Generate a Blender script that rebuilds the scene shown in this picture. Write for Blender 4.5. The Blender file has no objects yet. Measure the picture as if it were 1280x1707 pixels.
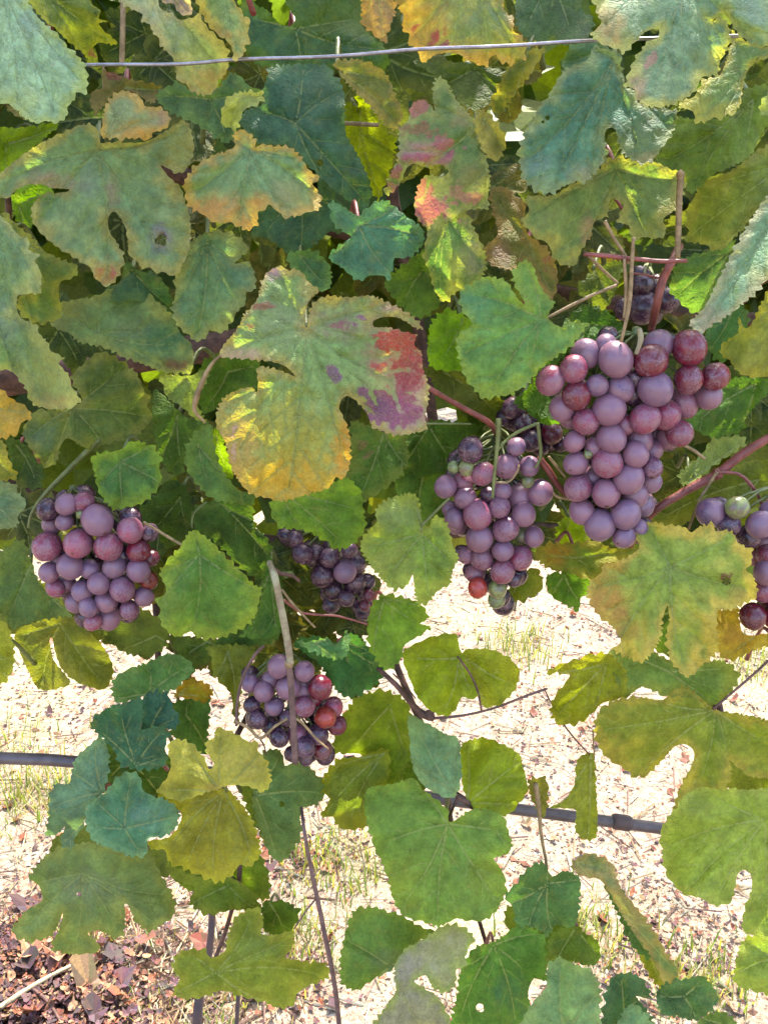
import bpy, bmesh, math, random
import numpy as np
from mathutils import Vector, Matrix, noise
from mathutils.geometry import delaunay_2d_cdt

random.seed(7)
rng = np.random.default_rng(7)
scene = bpy.context.scene

# ------------------------------------------------------------------ camera
PITCH = math.radians(20.0)
TANX = math.tan(math.radians(25.0))
TANY = TANX * 1707.0 / 1280.0
CAM = Vector((0.0, 0.0, 1.15))
cam_data = bpy.data.cameras.new("camera")
cam = bpy.data.objects.new("camera", cam_data)
scene.collection.objects.link(cam)
cam.location = CAM
cam.rotation_euler = (math.radians(90) - PITCH, 0, 0)
cam_data.sensor_fit = 'HORIZONTAL'
cam_data.sensor_width = 36.0
cam_data.lens = 18.0 / TANX
cam_data.clip_start = 0.01
cam_data.clip_end = 400.0
scene.camera = cam

# ------------------------------------------------------------------ sky, sun, exposure
SUN_EL = math.radians(64.0)
SUN_AZ = math.radians(22.0)      # clockwise from +Y (the sun stands beyond the row, a little to the right)
world = bpy.data.worlds.new("World")
scene.world = world
world.use_nodes = True
wn = world.node_tree
bg = wn.nodes["Background"]
sky = wn.nodes.new("ShaderNodeTexSky")
sky.sky_type = 'NISHITA'
sky.sun_disc = False
sky.sun_elevation = SUN_EL
sky.sun_rotation = SUN_AZ
sky.air_density = 1.0
sky.dust_density = 3.5
sky.ozone_density = 1.0
wn.links.new(sky.outputs[0], bg.inputs[0])
bg.inputs[1].default_value = 0.15
sun_data = bpy.data.lights.new("sun", 'SUN')
sun_data.energy = 2.4
sun_data.angle = math.radians(0.5)
sun_data.color = (1.0, 0.93, 0.82)
sun = bpy.data.objects.new("sun", sun_data)
scene.collection.objects.link(sun)
sun_dir = Vector((math.sin(SUN_AZ) * math.cos(SUN_EL), math.cos(SUN_AZ) * math.cos(SUN_EL), math.sin(SUN_EL)))
sun.rotation_euler = sun_dir.to_track_quat('Z', 'Y').to_euler()
sun.location = (1, 3, 4)
scene.view_settings.view_transform = 'Standard'
scene.view_settings.look = 'None'
scene.view_settings.gamma = 1.0
scene.view_settings.exposure = 2.7
scene.view_settings.use_curve_mapping = False
scene.cycles.max_bounces = 8
scene.cycles.diffuse_bounces = 3
scene.cycles.transmission_bounces = 4

# ------------------------------------------------------------------ helpers
col = scene.collection
TILE = {'a': (0, 0, .5), 'b': (640, 0, .5), 'c': (0, 530, .5), 'd': (640, 530, .5), 'e': (0, 1067, .5), 'f': (640, 1067, .5), 'w': (0, 0, 1.0)}
CP, SP = math.cos(PITCH), math.sin(PITCH)


def at(x, y, Y):
    """the point of the vine wall at depth Y that the photograph shows at (x, y)"""
    u = (np.asarray(x, float) - 640.0) / 640.0 * TANX
    v = -(np.asarray(y, float) - 853.5) / 853.5 * TANY
    ry = CP + v * SP
    rz = -SP + v * CP
    k = np.asarray(Y, float) / ry
    return np.stack([u * k, ry * k, CAM.z + rz * k], -1)


def at1(x, y, Y):
    return Vector([float(c) for c in at(x, y, Y)])


def ground_at(x, y, z=0.0):
    u = (x - 640.0) / 640.0 * TANX
    v = -(y - 853.5) / 853.5 * TANY
    rz = -SP + v * CP
    k = (z - CAM.z) / rz
    return Vector((u * k, (CP + v * SP) * k, z))


def pxm(Y):
    return 2 * TANX * Y / 1280.0


def lin(h):
    c = [int(h[i:i + 2], 16) / 255.0 for i in (0, 2, 4)]
    return np.array([((v + .055) / 1.055) ** 2.4 if v > .04045 else v / 12.92 for v in c])


def pts_of(tile, s):
    ox, oy, k = TILE[tile]
    return np.array([[float(a) * k + (ox if i == 0 else oy) for i, a in enumerate(p.split(','))] for p in s.split()])


def inside(P, poly):
    x, y = P[:, 0], P[:, 1]
    r = np.zeros(len(P), bool)
    q = np.roll(poly, -1, 0)
    for (x1, y1), (x2, y2) in zip(poly, q):
        if y1 == y2:
            continue
        c = ((y1 > y) != (y2 > y)) & (x < (x2 - x1) * (y - y1) / (y2 - y1) + x1)
        r ^= c
    return r


def seg_dist(P, A, B):
    """least distance from each P to the segments A-B"""
    if len(A) == 0:
        return np.full(len(P), 1e3)
    d = B - A
    L = np.maximum((d * d).sum(1), 1e-9)
    out = np.full(len(P), 1e9)
    for i in range(len(A)):
        t = np.clip(((P - A[i]) @ d[i]) / L[i], 0, 1)
        q = P - (A[i] + t[:, None] * d[i])
        out = np.minimum(out, np.hypot(q[:, 0], q[:, 1]))
    return out


def tag(o, label=None, cat=None, group=None, kind=None):
    if label: o['label'] = label
    if cat: o['category'] = cat
    if group: o['group'] = group
    if kind: o['kind'] = kind
    return o


def empty(name, loc):
    o = bpy.data.objects.new(name, None)
    o.empty_display_size = .02
    o.location = loc
    col.objects.link(o)
    return o


def world_loc(o):
    w = Vector((0, 0, 0))
    while o is not None:
        w = w + o.location
        o = o.parent
    return w


def link(name, me, parent=None, loc=(0, 0, 0)):
    """link a mesh whose origin stands at the world point loc"""
    o = bpy.data.objects.new(name, me)
    col.objects.link(o)
    o.parent = parent
    o.location = Vector(loc) - world_loc(parent)
    return o


def mesh_from(name, V, F, mat, smooth=True):
    me = bpy.data.meshes.new(name)
    me.from_pydata([tuple(v) for v in V], [], F)
    me.materials.append(mat)
    if smooth:
        me.shade_smooth()
    return me


def tube_geo(P, R, n=8, wob=0.0):
    """tube along the points P with radii R, ends closed"""
    P = [Vector(p) for p in P]
    V, F = [], []
    up = Vector((0.13, 0.9, 0.31)).normalized()
    for i, p in enumerate(P):
        t = (P[min(i + 1, len(P) - 1)] - P[max(i - 1, 0)])
        t = t.normalized() if t.length > 1e-9 else Vector((0, 0, 1))
        a = t.cross(up)
        if a.length < .05: a = t.cross(Vector((1, 0, 0)))
        a.normalize()
        b = t.cross(a)
        for k in range(n):
            th = 2 * math.pi * k / n
            r = R[i] * (1 + wob * (random.random() - .5))
            V.append(p + a * (r * math.cos(th)) + b * (r * math.sin(th)))
    for i in range(len(P) - 1):
        for k in range(n):
            F.append((i * n + k, i * n + (k + 1) % n, (i + 1) * n + (k + 1) % n, (i + 1) * n + k))
    F.append(tuple(range(n))[::-1])
    F.append(tuple((len(P) - 1) * n + k for k in range(n)))
    return V, F


def smooth_path(P, R, sub=6):
    P = [Vector(p) for p in P]
    out, rr = [], []
    for i in range(len(P) - 1):
        p0, p1, p2, p3 = P[max(i - 1, 0)], P[i], P[i + 1], P[min(i + 2, len(P) - 1)]
        for s in range(sub):
            t = s / sub
            out.append(.5 * ((2 * p1) + (p2 - p0) * t + (2 * p0 - 5 * p1 + 4 * p2 - p3) * t * t + (3 * p1 - p0 - 3 * p2 + p3) * t ** 3))
            rr.append(R[i] * (1 - t) + R[i + 1] * t)
    out.append(P[-1]); rr.append(R[-1])
    return out, rr


# ------------------------------------------------------------------ materials
def new_mat(name):
    m = bpy.data.materials.new(name)
    m.use_nodes = True
    nt = m.node_tree
    nt.nodes.clear()
    out = nt.nodes.new("ShaderNodeOutputMaterial")
    return m, nt, out


def N(nt, typ, **kw):
    n = nt.nodes.new(typ)
    for k, v in kw.items():
        if k in n.inputs.keys() if isinstance(k, str) else False:
            n.inputs[k].default_value = v
        else:
            setattr(n, k, v)
    return n


def mixc(nt, fac, a, b, blend='MIX'):
    n = nt.nodes.new("ShaderNodeMix")
    n.data_type = 'RGBA'
    n.blend_type = blend
    for s, v in ((n.inputs[0], fac), (n.inputs[6], a), (n.inputs[7], b)):
        if isinstance(v, (int, float)): s.default_value = v
        elif isinstance(v, (tuple, list)): s.default_value = (*v[:3], 1)
        else: nt.links.new(v, s)
    return n.outputs[2]


def math_n(nt, op, a, b=None, c=None, clamp=False):
    n = nt.nodes.new("ShaderNodeMath")
    n.operation = op
    n.use_clamp = clamp
    for i, v in enumerate((a, b, c)):
        if v is None: continue
        if isinstance(v, (int, float)): n.inputs[i].default_value = v
        else: nt.links.new(v, n.inputs[i])
    return n.outputs[0]


def noise_n(nt, vec, scale, detail=3.0, rough=.55, dist=0.0):
    n = nt.nodes.new("ShaderNodeTexNoise")
    n.inputs['Scale'].default_value = scale
    n.inputs['Detail'].default_value = detail
    n.inputs['Roughness'].default_value = rough
    n.inputs['Distortion'].default_value = dist
    if vec is not None: nt.links.new(vec, n.inputs['Vector'])
    return n.outputs[0]


def ramp(nt, v, lo, hi):
    n = nt.nodes.new("ShaderNodeMapRange")
    n.interpolation_type = 'SMOOTHSTEP'
    n.inputs[1].default_value = lo
    n.inputs[2].default_value = hi
    if isinstance(v, (int, float)): n.inputs[0].default_value = v
    else: nt.links.new(v, n.inputs[0])
    return n.outputs[0]


def leaf_material():
    m, nt, out = new_mat("grape_leaf")
    co = nt.nodes.new("ShaderNodeNewGeometry").outputs['Position']
    c1 = nt.nodes.new("ShaderNodeAttribute"); c1.attribute_name = 'Col'
    c2 = nt.nodes.new("ShaderNodeAttribute"); c2.attribute_name = 'Spot'
    va = nt.nodes.new("ShaderNodeAttribute"); va.attribute_name = 'Vein'
    n_small = noise_n(nt, co, 420, 4, .65)
    n_mid = noise_n(nt, co, 110, 4, .6)
    n_fine = noise_n(nt, co, 1500, 2, .5)
    # blotches: density in the alpha of Spot, broken up by noise
    n_spk = noise_n(nt, co, 900, 3, .7)
    s = math_n(nt, 'MULTIPLY_ADD', n_small, .40, math_n(nt, 'MULTIPLY_ADD', n_mid, .22, math_n(nt, 'MULTIPLY', n_spk, .38)))
    thr = math_n(nt, 'SUBTRACT', 1.02, c2.outputs['Alpha'])
    thr = math_n(nt, 'MULTIPLY_ADD', thr, .62, .19)
    dlt = math_n(nt, 'SUBTRACT', s, thr)
    fac = math_n(nt, 'MULTIPLY', ramp(nt, dlt, -.05, .07), .88)
    spc = mixc(nt, ramp(nt, n_spk, .42, .66), c2.outputs['Color'], mixc(nt, .55, c2.outputs['Color'], (.24, .16, .12)))
    base = mixc(nt, fac, c1.outputs['Color'], spc)
    # mottling and fine freckles
    n_low = noise_n(nt, co, 38, 3, .6, .4)
    mot = math_n(nt, 'MULTIPLY_ADD', n_low, .7, .66)
    mot2 = math_n(nt, 'MULTIPLY_ADD', n_small, 1.2, .42)
    mm = math_n(nt, 'MULTIPLY', mot, mot2)
    comb = nt.nodes.new("ShaderNodeCombineColor")
    for i in range(3): nt.links.new(mm, comb.inputs[i])
    base = mixc(nt, .85, base, comb.outputs[0], 'MULTIPLY')
    yel = ramp(nt, n_mid, .52, .72)
    base = mixc(nt, math_n(nt, 'MULTIPLY', yel, .22), base, (.22, .21, .04))
    # fine net of the smallest veins
    vo = nt.nodes.new("ShaderNodeTexVoronoi"); vo.feature = 'DISTANCE_TO_EDGE'
    vo.inputs['Scale'].default_value = 330
    wrp = nt.nodes.new("ShaderNodeTexNoise"); wrp.inputs['Scale'].default_value = 150; nt.links.new(co, wrp.inputs['Vector'])
    wv = nt.nodes.new("ShaderNodeVectorMath"); wv.operation = 'MULTIPLY_ADD'
    nt.links.new(wrp.outputs['Color'], wv.inputs[0]); wv.inputs[1].default_value = (.006, .006, .006); nt.links.new(co, wv.inputs[2])
    nt.links.new(wv.outputs[0], vo.inputs['Vector'])
    cell = ramp(nt, vo.outputs['Distance'], .0, .22)
    net = math_n(nt, 'SUBTRACT', 1.0, cell)
    base = mixc(nt, math_n(nt, 'MULTIPLY', net, .13), base, mixc(nt, .5, base, (.26, .28, .10)))
    frk = ramp(nt, n_small, .69, .75)
    base = mixc(nt, math_n(nt, 'MULTIPLY', frk, .6), base, (.09, .045, .02))
    vein_c = mixc(nt, .75, base, (.28, .32, .14))
    vf = math_n(nt, 'MULTIPLY', va.outputs['Fac'], .95)
    base = mixc(nt, vf, base, vein_c)
    bs = nt.nodes.new("ShaderNodeBsdfPrincipled")
    nt.links.new(base, bs.inputs['Base Color'])
    nt.links.new(math_n(nt, 'MULTIPLY_ADD', n_small, .25, .42), bs.inputs['Roughness'])
    bs.inputs['Specular IOR Level'].default_value = .18
    h = math_n(nt, 'ADD', math_n(nt, 'MULTIPLY', n_small, 1.0), math_n(nt, 'MULTIPLY', n_fine, .35))
    h = math_n(nt, 'SUBTRACT', h, math_n(nt, 'MULTIPLY', va.outputs['Fac'], .6))
    h = math_n(nt, 'MULTIPLY_ADD', cell, .3, h)
    bmp = nt.nodes.new("ShaderNodeBump")
    bmp.inputs['Strength'].default_value = .8
    bmp.inputs['Distance'].default_value = .0012
    nt.links.new(h, bmp.inputs['Height'])
    nt.links.new(bmp.outputs[0], bs.inputs['Normal'])
    tr = nt.nodes.new("ShaderNodeBsdfTranslucent")
    nt.links.new(mixc(nt, 1.0, base, (2.15, 2.2, .62), 'MULTIPLY'), tr.inputs['Color'])
    nt.links.new(bmp.outputs[0], tr.inputs['Normal'])
    mx = nt.nodes.new("ShaderNodeMixShader")
    mx.inputs[0].default_value = .37
    nt.links.new(bs.outputs[0], mx.inputs[1])
    nt.links.new(tr.outputs[0], mx.inputs[2])
    nt.links.new(mx.outputs[0], out.inputs[0])
    return m


def berry_material():
    m, nt, out = new_mat("grape_skin")
    oi = nt.nodes.new("ShaderNodeObjectInfo")
    tc = nt.nodes.new("ShaderNodeTexCoord")
    off = nt.nodes.new("ShaderNodeVectorMath"); off.operation = 'ADD'
    nt.links.new(tc.outputs['Object'], off.inputs[0])
    k = math_n(nt, 'MULTIPLY', oi.outputs['Random'], 37.0)
    nt.links.new(k, off.inputs[1])
    v = off.outputs[0]
    n1 = noise_n(nt, v, 1.3, 3, .6, .6)
    n2 = noise_n(nt, v, 6.5, 4, .65)
    n3 = noise_n(nt, v, 26, 2, .5)
    skin = mixc(nt, ramp(nt, n1, .35, .7), oi.outputs['Color'], mixc(nt, 1.0, oi.outputs['Color'], (.5, .36, .5), 'MULTIPLY'))
    bl = math_n(nt, 'MULTIPLY_ADD', n1, .9, math_n(nt, 'MULTIPLY', n2, .8))
    thr = math_n(nt, 'SUBTRACT', 1.42, oi.outputs['Alpha'])
    bf = ramp(nt, math_n(nt, 'SUBTRACT', bl, thr), -.25, .26)
    bf = math_n(nt, 'MULTIPLY', bf, .76)
    bloom = mixc(nt, n1, (.10, .066, .135), (.31, .155, .175))
    base = mixc(nt, bf, skin, bloom)
    spk = ramp(nt, n3, .66, .74)
    base = mixc(nt, math_n(nt, 'MULTIPLY', spk, .35), base, (.10, .05, .045))
    # scar at the blossom end
    sep = nt.nodes.new("ShaderNodeSeparateXYZ")
    nt.links.new(tc.outputs['Object'], sep.inputs[0])
    dot = ramp(nt, sep.outputs[2], .985, .996)
    base = mixc(nt, dot, base, (.05, .025, .015))
    bs = nt.nodes.new("ShaderNodeBsdfPrincipled")
    nt.links.new(base, bs.inputs['Base Color'])
    nt.links.new(math_n(nt, 'MULTIPLY_ADD', bf, .22, .17), bs.inputs['Roughness'])
    bs.inputs['Specular IOR Level'].default_value = .5
    bs.inputs['Subsurface Weight'].default_value = .45
    bs.inputs['Subsurface Scale'].default_value = .004
    bs.inputs['Subsurface Radius'].default_value = (1.0, .35, .3)
    bmp = nt.nodes.new("ShaderNodeBump")
    bmp.inputs['Strength'].default_value = .25
    bmp.inputs['Distance'].default_value = .0006
    nt.links.new(n2, bmp.inputs['Height'])
    nt.links.new(bmp.outputs[0], bs.inputs['Normal'])
    nt.links.new(bs.outputs[0], out.inputs[0])
    return m


def simple_mat(name, c1, c2, scale, rough=.6, metal=0.0, bump=.4, dist=.001, stretch=None, lo=.35, hi=.65):
    m, nt, out = new_mat(name)
    co = nt.nodes.new("ShaderNodeNewGeometry").outputs['Position']
    if stretch:
        mp = nt.nodes.new("ShaderNodeMapping")
        mp.inputs['Scale'].default_value = stretch
        nt.links.new(co, mp.inputs[0]); co = mp.outputs[0]
    n1 = noise_n(nt, co, scale, 4, .6)
    n2 = noise_n(nt, co, scale * 4, 3, .6)
    base = mixc(nt, ramp(nt, n1, lo, hi), c1, c2)
    base = mixc(nt, math_n(nt, 'MULTIPLY', n2, .5), base, tuple(x * .45 for x in c1))
    bs = nt.nodes.new("ShaderNodeBsdfPrincipled")
    nt.links.new(base, bs.inputs['Base Color'])
    bs.inputs['Roughness'].default_value = rough
    bs.inputs['Metallic'].default_value = metal
    bmp = nt.nodes.new("ShaderNodeBump")
    bmp.inputs['Strength'].default_value = bump
    bmp.inputs['Distance'].default_value = dist
    nt.links.new(n2, bmp.inputs['Height'])
    nt.links.new(bmp.outputs[0], bs.inputs['Normal'])
    nt.links.new(bs.outputs[0], out.inputs[0])
    return m


K = .52           # seen colour -> surface colour
M_LEAF = leaf_material()
M_BERRY = berry_material()


def sm(name, h1, h2, scale, **kw):
    return simple_mat(name, tuple(lin(h1) * K), tuple(lin(h2) * K), scale, **kw)


M_STEM = {
    'red': sm("red_cane_bark", 'b8635a', '8a4238', 130, rough=.5),
    'tan': sm("dry_tan_stem", 'c9a878', '8f7448', 160, rough=.6),
    'green': sm("green_stem", '8f9a58', '66702f', 130, rough=.5),
    'brown': sm("brown_bark", '8a5f50', '4f342c', 140, rough=.75),
    'pale': sm("pale_dry_stalk", 'd2cba0', '9f8468', 90, rough=.65),
    'mauve': sm("mauve_bark", '96726a', '6a4c48', 120, rough=.7),
}

# ------------------------------------------------------------------ ground
def ground_material():
    m, nt, out = new_mat("dry_stony_ground")
    co = nt.nodes.new("ShaderNodeNewGeometry").outputs['Position']
    n1 = noise_n(nt, co, 1.3, 5, .6)
    n2 = noise_n(nt, co, 60, 4, .7)
    n3 = noise_n(nt, co, 190, 3, .7)
    base = mixc(nt, ramp(nt, n2, .35, .65), (.29, .235, .17), (.19, .13, .085))
    base = mixc(nt, ramp(nt, n3, .56, .66), base, (.085, .045, .03))
    base = mixc(nt, math_n(nt, 'MULTIPLY', ramp(nt, n1, .5, .7), .55), base, (.36, .34, .13))
    bs = nt.nodes.new("ShaderNodeBsdfPrincipled")
    nt.links.new(base, bs.inputs['Base Color'])
    bs.inputs['Roughness'].default_value = .9
    bmp = nt.nodes.new("ShaderNodeBump")
    bmp.inputs['Strength'].default_value = 1.0
    bmp.inputs['Distance'].default_value = .012
    nt.links.new(math_n(nt, 'ADD', n2, math_n(nt, 'MULTIPLY', n3, .5)), bmp.inputs['Height'])
    nt.links.new(bmp.outputs[0], bs.inputs['Normal'])
    nt.links.new(bs.outputs[0], out.inputs[0])
    return m


gx = np.concatenate([[-120, -40, -12, -5], np.linspace(-3, 3, 61), [5, 12, 40, 120]])
gy = np.concatenate([[-120, -40, -10, -2], np.linspace(0, 6, 61), [9, 16, 40, 160]])
GV, GF = [], []
for y in gy:
    for x in gx:
        z = .022 * noise.noise(Vector((x * 2.1, y * 2.1, 0))) + .010 * noise.noise(Vector((x * 7, y * 7, 3)))
        GV.append((x, y, z if abs(x) < 6 and -2 < y < 9 else 0.0))
nx = len(gx)
for j in range(len(gy) - 1):
    for i in range(nx - 1):
        GF.append((j * nx + i, j * nx + i + 1, (j + 1) * nx + i + 1, (j + 1) * nx + i))
tag(link("ground", mesh_from("ground", GV, GF, ground_material())), kind='structure')


def gz(x, y):
    return .022 * noise.noise(Vector((x * 2.1, y * 2.1, 0))) + .010 * noise.noise(Vector((x * 7, y * 7, 3)))


def colored_mat(name, rough=.7, trans=0.0):
    m, nt, out = new_mat(name)
    c1 = nt.nodes.new("ShaderNodeAttribute"); c1.attribute_name = 'Col'
    co = nt.nodes.new("ShaderNodeNewGeometry").outputs['Position']
    n1 = noise_n(nt, co, 260, 3, .6)
    mm = math_n(nt, 'MULTIPLY_ADD', n1, 1.2, .4)
    cb = nt.nodes.new("ShaderNodeCombineColor")
    for i in range(3): nt.links.new(mm, cb.inputs[i])
    base = mixc(nt, 1.0, c1.outputs['Color'], cb.outputs[0], 'MULTIPLY')
    bs = nt.nodes.new("ShaderNodeBsdfPrincipled")
    nt.links.new(base, bs.inputs['Base Color'])
    bs.inputs['Roughness'].default_value = rough
    sh = bs.outputs[0]
    if trans:
        tr = nt.nodes.new("ShaderNodeBsdfTranslucent")
        nt.links.new(mixc(nt, 1.0, base, (2.2, 2.1, .7), 'MULTIPLY'), tr.inputs['Color'])
        mx = nt.nodes.new("ShaderNodeMixShader"); mx.inputs[0].default_value = trans
        nt.links.new(sh, mx.inputs[1]); nt.links.new(tr.outputs[0], mx.inputs[2]); sh = mx.outputs[0]
    nt.links.new(sh, out.inputs[0])
    return m


def soup(name, V, F, C, mat, parent=None, smooth=False):
    """one mesh of many small pieces, one colour per face"""
    me = bpy.data.meshes.new(name)
    me.from_pydata(V, [], F)
    me.materials.append(mat)
    a = me.attributes.new('Col', 'FLOAT_COLOR', 'FACE')
    cc = np.ones((len(F), 4), np.float32)
    cc[:, :3] = C
    a.data.foreach_set('color', cc.ravel())
    if smooth: me.shade_smooth()
    return link(name, me, parent)


# gravel
OV = [(1, 0, 0), (-1, 0, 0), (0, 1, 0), (0, -1, 0), (0, 0, 1), (0, 0, -1)]
OF = [(0, 2, 4), (2, 1, 4), (1, 3, 4), (3, 0, 4), (2, 0, 5), (1, 2, 5), (3, 1, 5), (0, 3, 5)]
GC = [(.31, .26, .2), (.29, .22, .15), (.36, .32, .26), (.20, .09, .05), (.24, .11, .06), (.05, .03, .025), (.12, .06, .035), (.32, .24, .15)]
V, F, C = [], [], []
for i in range(30000):
    y = .75 + 2.6 * random.random() ** 1.3
    x = (random.random() * 2 - 1) * (y * .62 + .2)
    s = random.uniform(.0012, .0042) * (1 if random.random() < .93 else 2.0)
    c = random.choice(GC)
    b = len(V)
    a = random.random() * 6.28
    ca, sa = math.cos(a), math.sin(a)
    sx, sy, sz = s * random.uniform(.7, 1.7), s * random.uniform(.6, 1.1), s * random.uniform(.45, .9)
    z = gz(x, y) + sz * .3
    for v in OV:
        px, py = v[0] * sx * random.uniform(.8, 1.2), v[1] * sy * random.uniform(.8, 1.2)
        V.append((x + px * ca - py * sa, y + px * sa + py * ca, z + v[2] * sz))
    for f in OF:
        F.append(tuple(q + b for q in f)); C.append(c)
tag(soup("gravel", V, F, C, colored_mat("loose_stones", .85)), kind='stuff',
    label="pale and reddish loose stones and chips on the sunlit ground")


def leaf_bit(V, F, C, p, s, c, rz, curl, lift):
    """a small curled dead leaf: five lobes, dished"""
    b = len(V)
    n = 10
    ca, sa = math.cos(rz), math.sin(rz)
    tiltx, tilty = random.uniform(-.6, .6), random.uniform(-.6, .6)
    V.append((p[0], p[1], p[2] + lift))
    for k in range(n):
        th = 2 * math.pi * k / n
        r = s * random.uniform(.45, 1.15)
        x, y = r * math.cos(th), r * math.sin(th)
        z = curl * r * r / s * random.uniform(.3, 1.3) + x * tiltx + y * tilty
        V.append((p[0] + x * ca - y * sa, p[1] + x * sa + y * ca, p[2] + lift + z))
    for k in range(n):
        F.append((b, b + 1 + k, b + 1 + (k + 1) % n)); C.append([q * random.uniform(.75, 1.2) for q in c])


V, F, C = [], [], []
DC = [(.13, .045, .025), (.20, .07, .03), (.08, .04, .04), (.18, .11, .06), (.26, .15, .08), (.045, .025, .025), (.07, .03, .028), (.1, .05, .055)]
for i in range(7000):                     # brown litter heaped at the lower left
    x0, y0 = random.gauss(20, 115), random.gauss(1685, 80)
    if y0 < 1480: continue
    g = ground_at(x0, y0)
    leaf_bit(V, F, C, (g.x, g.y, gz(g.x, g.y) + random.uniform(.0, .03)), random.choice([random.uniform(.0015, .004), random.uniform(.002, .006), random.uniform(.004, .009)]), random.choice(DC), random.random() * 6.3, random.uniform(.2, .9), .004)
for i in range(420):                      # scattered over the pale ground
    y = .8 + 2.4 * random.random()
    x = (random.random() * 2 - 1) * (y * .6)
    leaf_bit(V, F, C, (x, y, gz(x, y)), random.uniform(.005, .016), random.choice(DC[:5]), random.random() * 6.3, random.uniform(.3, 1), .003)
for i in range(34):                       # whole curled leaves on top of the litter
    g = ground_at(random.gauss(110, 130), random.gauss(1640, 60))
    leaf_bit(V, F, C, (g.x, g.y, gz(g.x, g.y) + .022), random.uniform(.014, .026), random.choice(DC), random.random() * 6.3, random.uniform(.5, 1.2), .006)
for (cx, cy, n, sp) in ((480, 1420, 300, 50), (1180, 1440, 160, 60), (1120, 1600, 260, 80), (300, 1640, 220, 80), (470, 1640, 200, 50), (120, 1160, 200, 60), (900, 1020, 200, 70), (900, 1260, 160, 90)):
    for i in range(n):
        g = ground_at(random.gauss(cx, sp), random.gauss(cy, sp * .6))
        leaf_bit(V, F, C, (g.x, g.y, gz(g.x, g.y)), random.uniform(.002, .007), random.choice(DC), random.random() * 6.3, random.uniform(.3, 1), .004)
tag(soup("leaf_litter", V, F, C, colored_mat("dead_leaves", .8, .1)), kind='stuff',
    label="curled brown dead leaves heaped and scattered on the ground")

# straw: thin dry stems lying about
V, F, C = [], [], []
for i in range(4200):
    if i % 3 == 0:
        g = ground_at(random.gauss(120, 160), random.gauss(1640, 80)); x, y = g.x, g.y
        if y > 2: continue
    else:
        y = .8 + 2.4 * random.random(); x = (random.random() * 2 - 1) * y * .6
    a = random.random() * 6.28
    L = random.uniform(.008, .04); w = random.uniform(.0005, .0016)
    dx, dy, sx, sy = math.cos(a) * L, math.sin(a) * L, -math.sin(a) * w, math.cos(a) * w
    z = gz(x, y) + random.uniform(.001, .008); z2 = z + random.uniform(-.003, .008); b = len(V)
    V += [(x - dx - sx, y - dy - sy, z), (x - dx + sx, y - dy + sy, z), (x + dx + sx, y + dy + sy, z2), (x + dx - sx, y + dy - sy, z2), (x - dx, y - dy, z + 2 * w), (x + dx, y + dy, z2 + 2 * w)]
    c = random.choice([(.38, .31, .18), (.3, .2, .1), (.42, .38, .26), (.14, .08, .05), (.2, .12, .09)])
    F += [(b, b + 3, b + 5, b + 4), (b + 1, b + 4, b + 5, b + 2), (b, b + 4, b + 1), (b + 3, b + 2, b + 5)]
    C += [c] * 4
tag(soup("straw", V, F, C, colored_mat("dry_straw", .7)), kind='stuff', label="thin cream and brown straw strewn over the ground")

# grass and weeds
V, F, C = [], [], []
for (cx, cy, n, sp, h) in ((860, 1085, 170, 34, .07), (60, 1330, 420, 60, .06), (20, 1230, 90, 40, .05), (950, 1560, 330, 60, .05), (560, 1450, 300, 55, .05),
                           (500, 1570, 240, 60, .045), (1180, 1640, 200, 60, .045), (1240, 1110, 200, 45, .06), (330, 1690, 90, 60, .04), (150, 1560, 60, 60, .05)):
    for i in range(n):
        g = ground_at(random.gauss(cx, sp), random.gauss(cy, sp * .55))
        a = random.random() * 6.28
        hh = h * random.uniform(.4, 1.1)
        dx, dy = math.cos(a) * hh * random.uniform(.2, .7), math.sin(a) * hh * random.uniform(.2, .7)
        w = random.uniform(.0008, .0022)
        wx, wy = -math.sin(a) * w, math.cos(a) * w
        z = gz(g.x, g.y) - .002
        b = len(V)
        V += [(g.x - wx, g.y - wy, z), (g.x + wx, g.y + wy, z), (g.x + wx * .7 + dx * .4, g.y + wy * .7 + dy * .4, z + hh * .65),
              (g.x - wx * .7 + dx * .4, g.y - wy * .7 + dy * .4, z + hh * .65), (g.x + dx, g.y + dy, z + hh)]
        c = random.choice([(.12, .17, .03), (.2, .21, .05), (.28, .25, .09), (.09, .14, .03)])
        F += [(b, b + 1, b + 2, b + 3), (b + 3, b + 2, b + 4)]
        C += [c, c]
tag(soup("grass", V, F, C, colored_mat("grass_blades", .6, .3)), kind='stuff', label="thin yellow green grass and weeds in the stony soil")

# the next vine row far behind: leaves beyond counting on a run of trunks
V, F, C = [], [], []
for i in range(5200):
    x = random.uniform(-5.5, 5.5)
    z = .45 + 1.6 * random.random() ** .8
    y = 5.2 + random.gauss(0, .28)
    b = len(V)
    s = random.uniform(.04, .075)
    nrm = Vector((random.gauss(0, .5), -1 + random.gauss(0, .5), random.gauss(.4, .5))).normalized()
    u = nrm.cross(Vector((0, 0, 1))).normalized(); w = nrm.cross(u)
    ctr = Vector((x, y, z))
    V.append(tuple(ctr - nrm * s * .15))
    for k in range(10):
        th = 2 * math.pi * k / 10
        r = s * (1 if k % 2 == 0 else .72)
        V.append(tuple(ctr + u * (r * math.cos(th)) + w * (r * math.sin(th))))
    c = random.choice([(.07, .11, .02), (.1, .13, .03), (.05, .09, .03), (.13, .13, .03)])
    for k in range(10):
        F.append((b, b + 1 + k, b + 1 + (k + 1) % 10)); C.append(c)
hedge = empty("vine_row", (0, 5.2, 0))
tag(hedge, "far row of vines glimpsed as bright green through gaps in the near leaves", "vine row")
tag(soup("foliage", V, F, C, colored_mat("far_leaves", .5, .35), hedge), kind='stuff')
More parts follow.
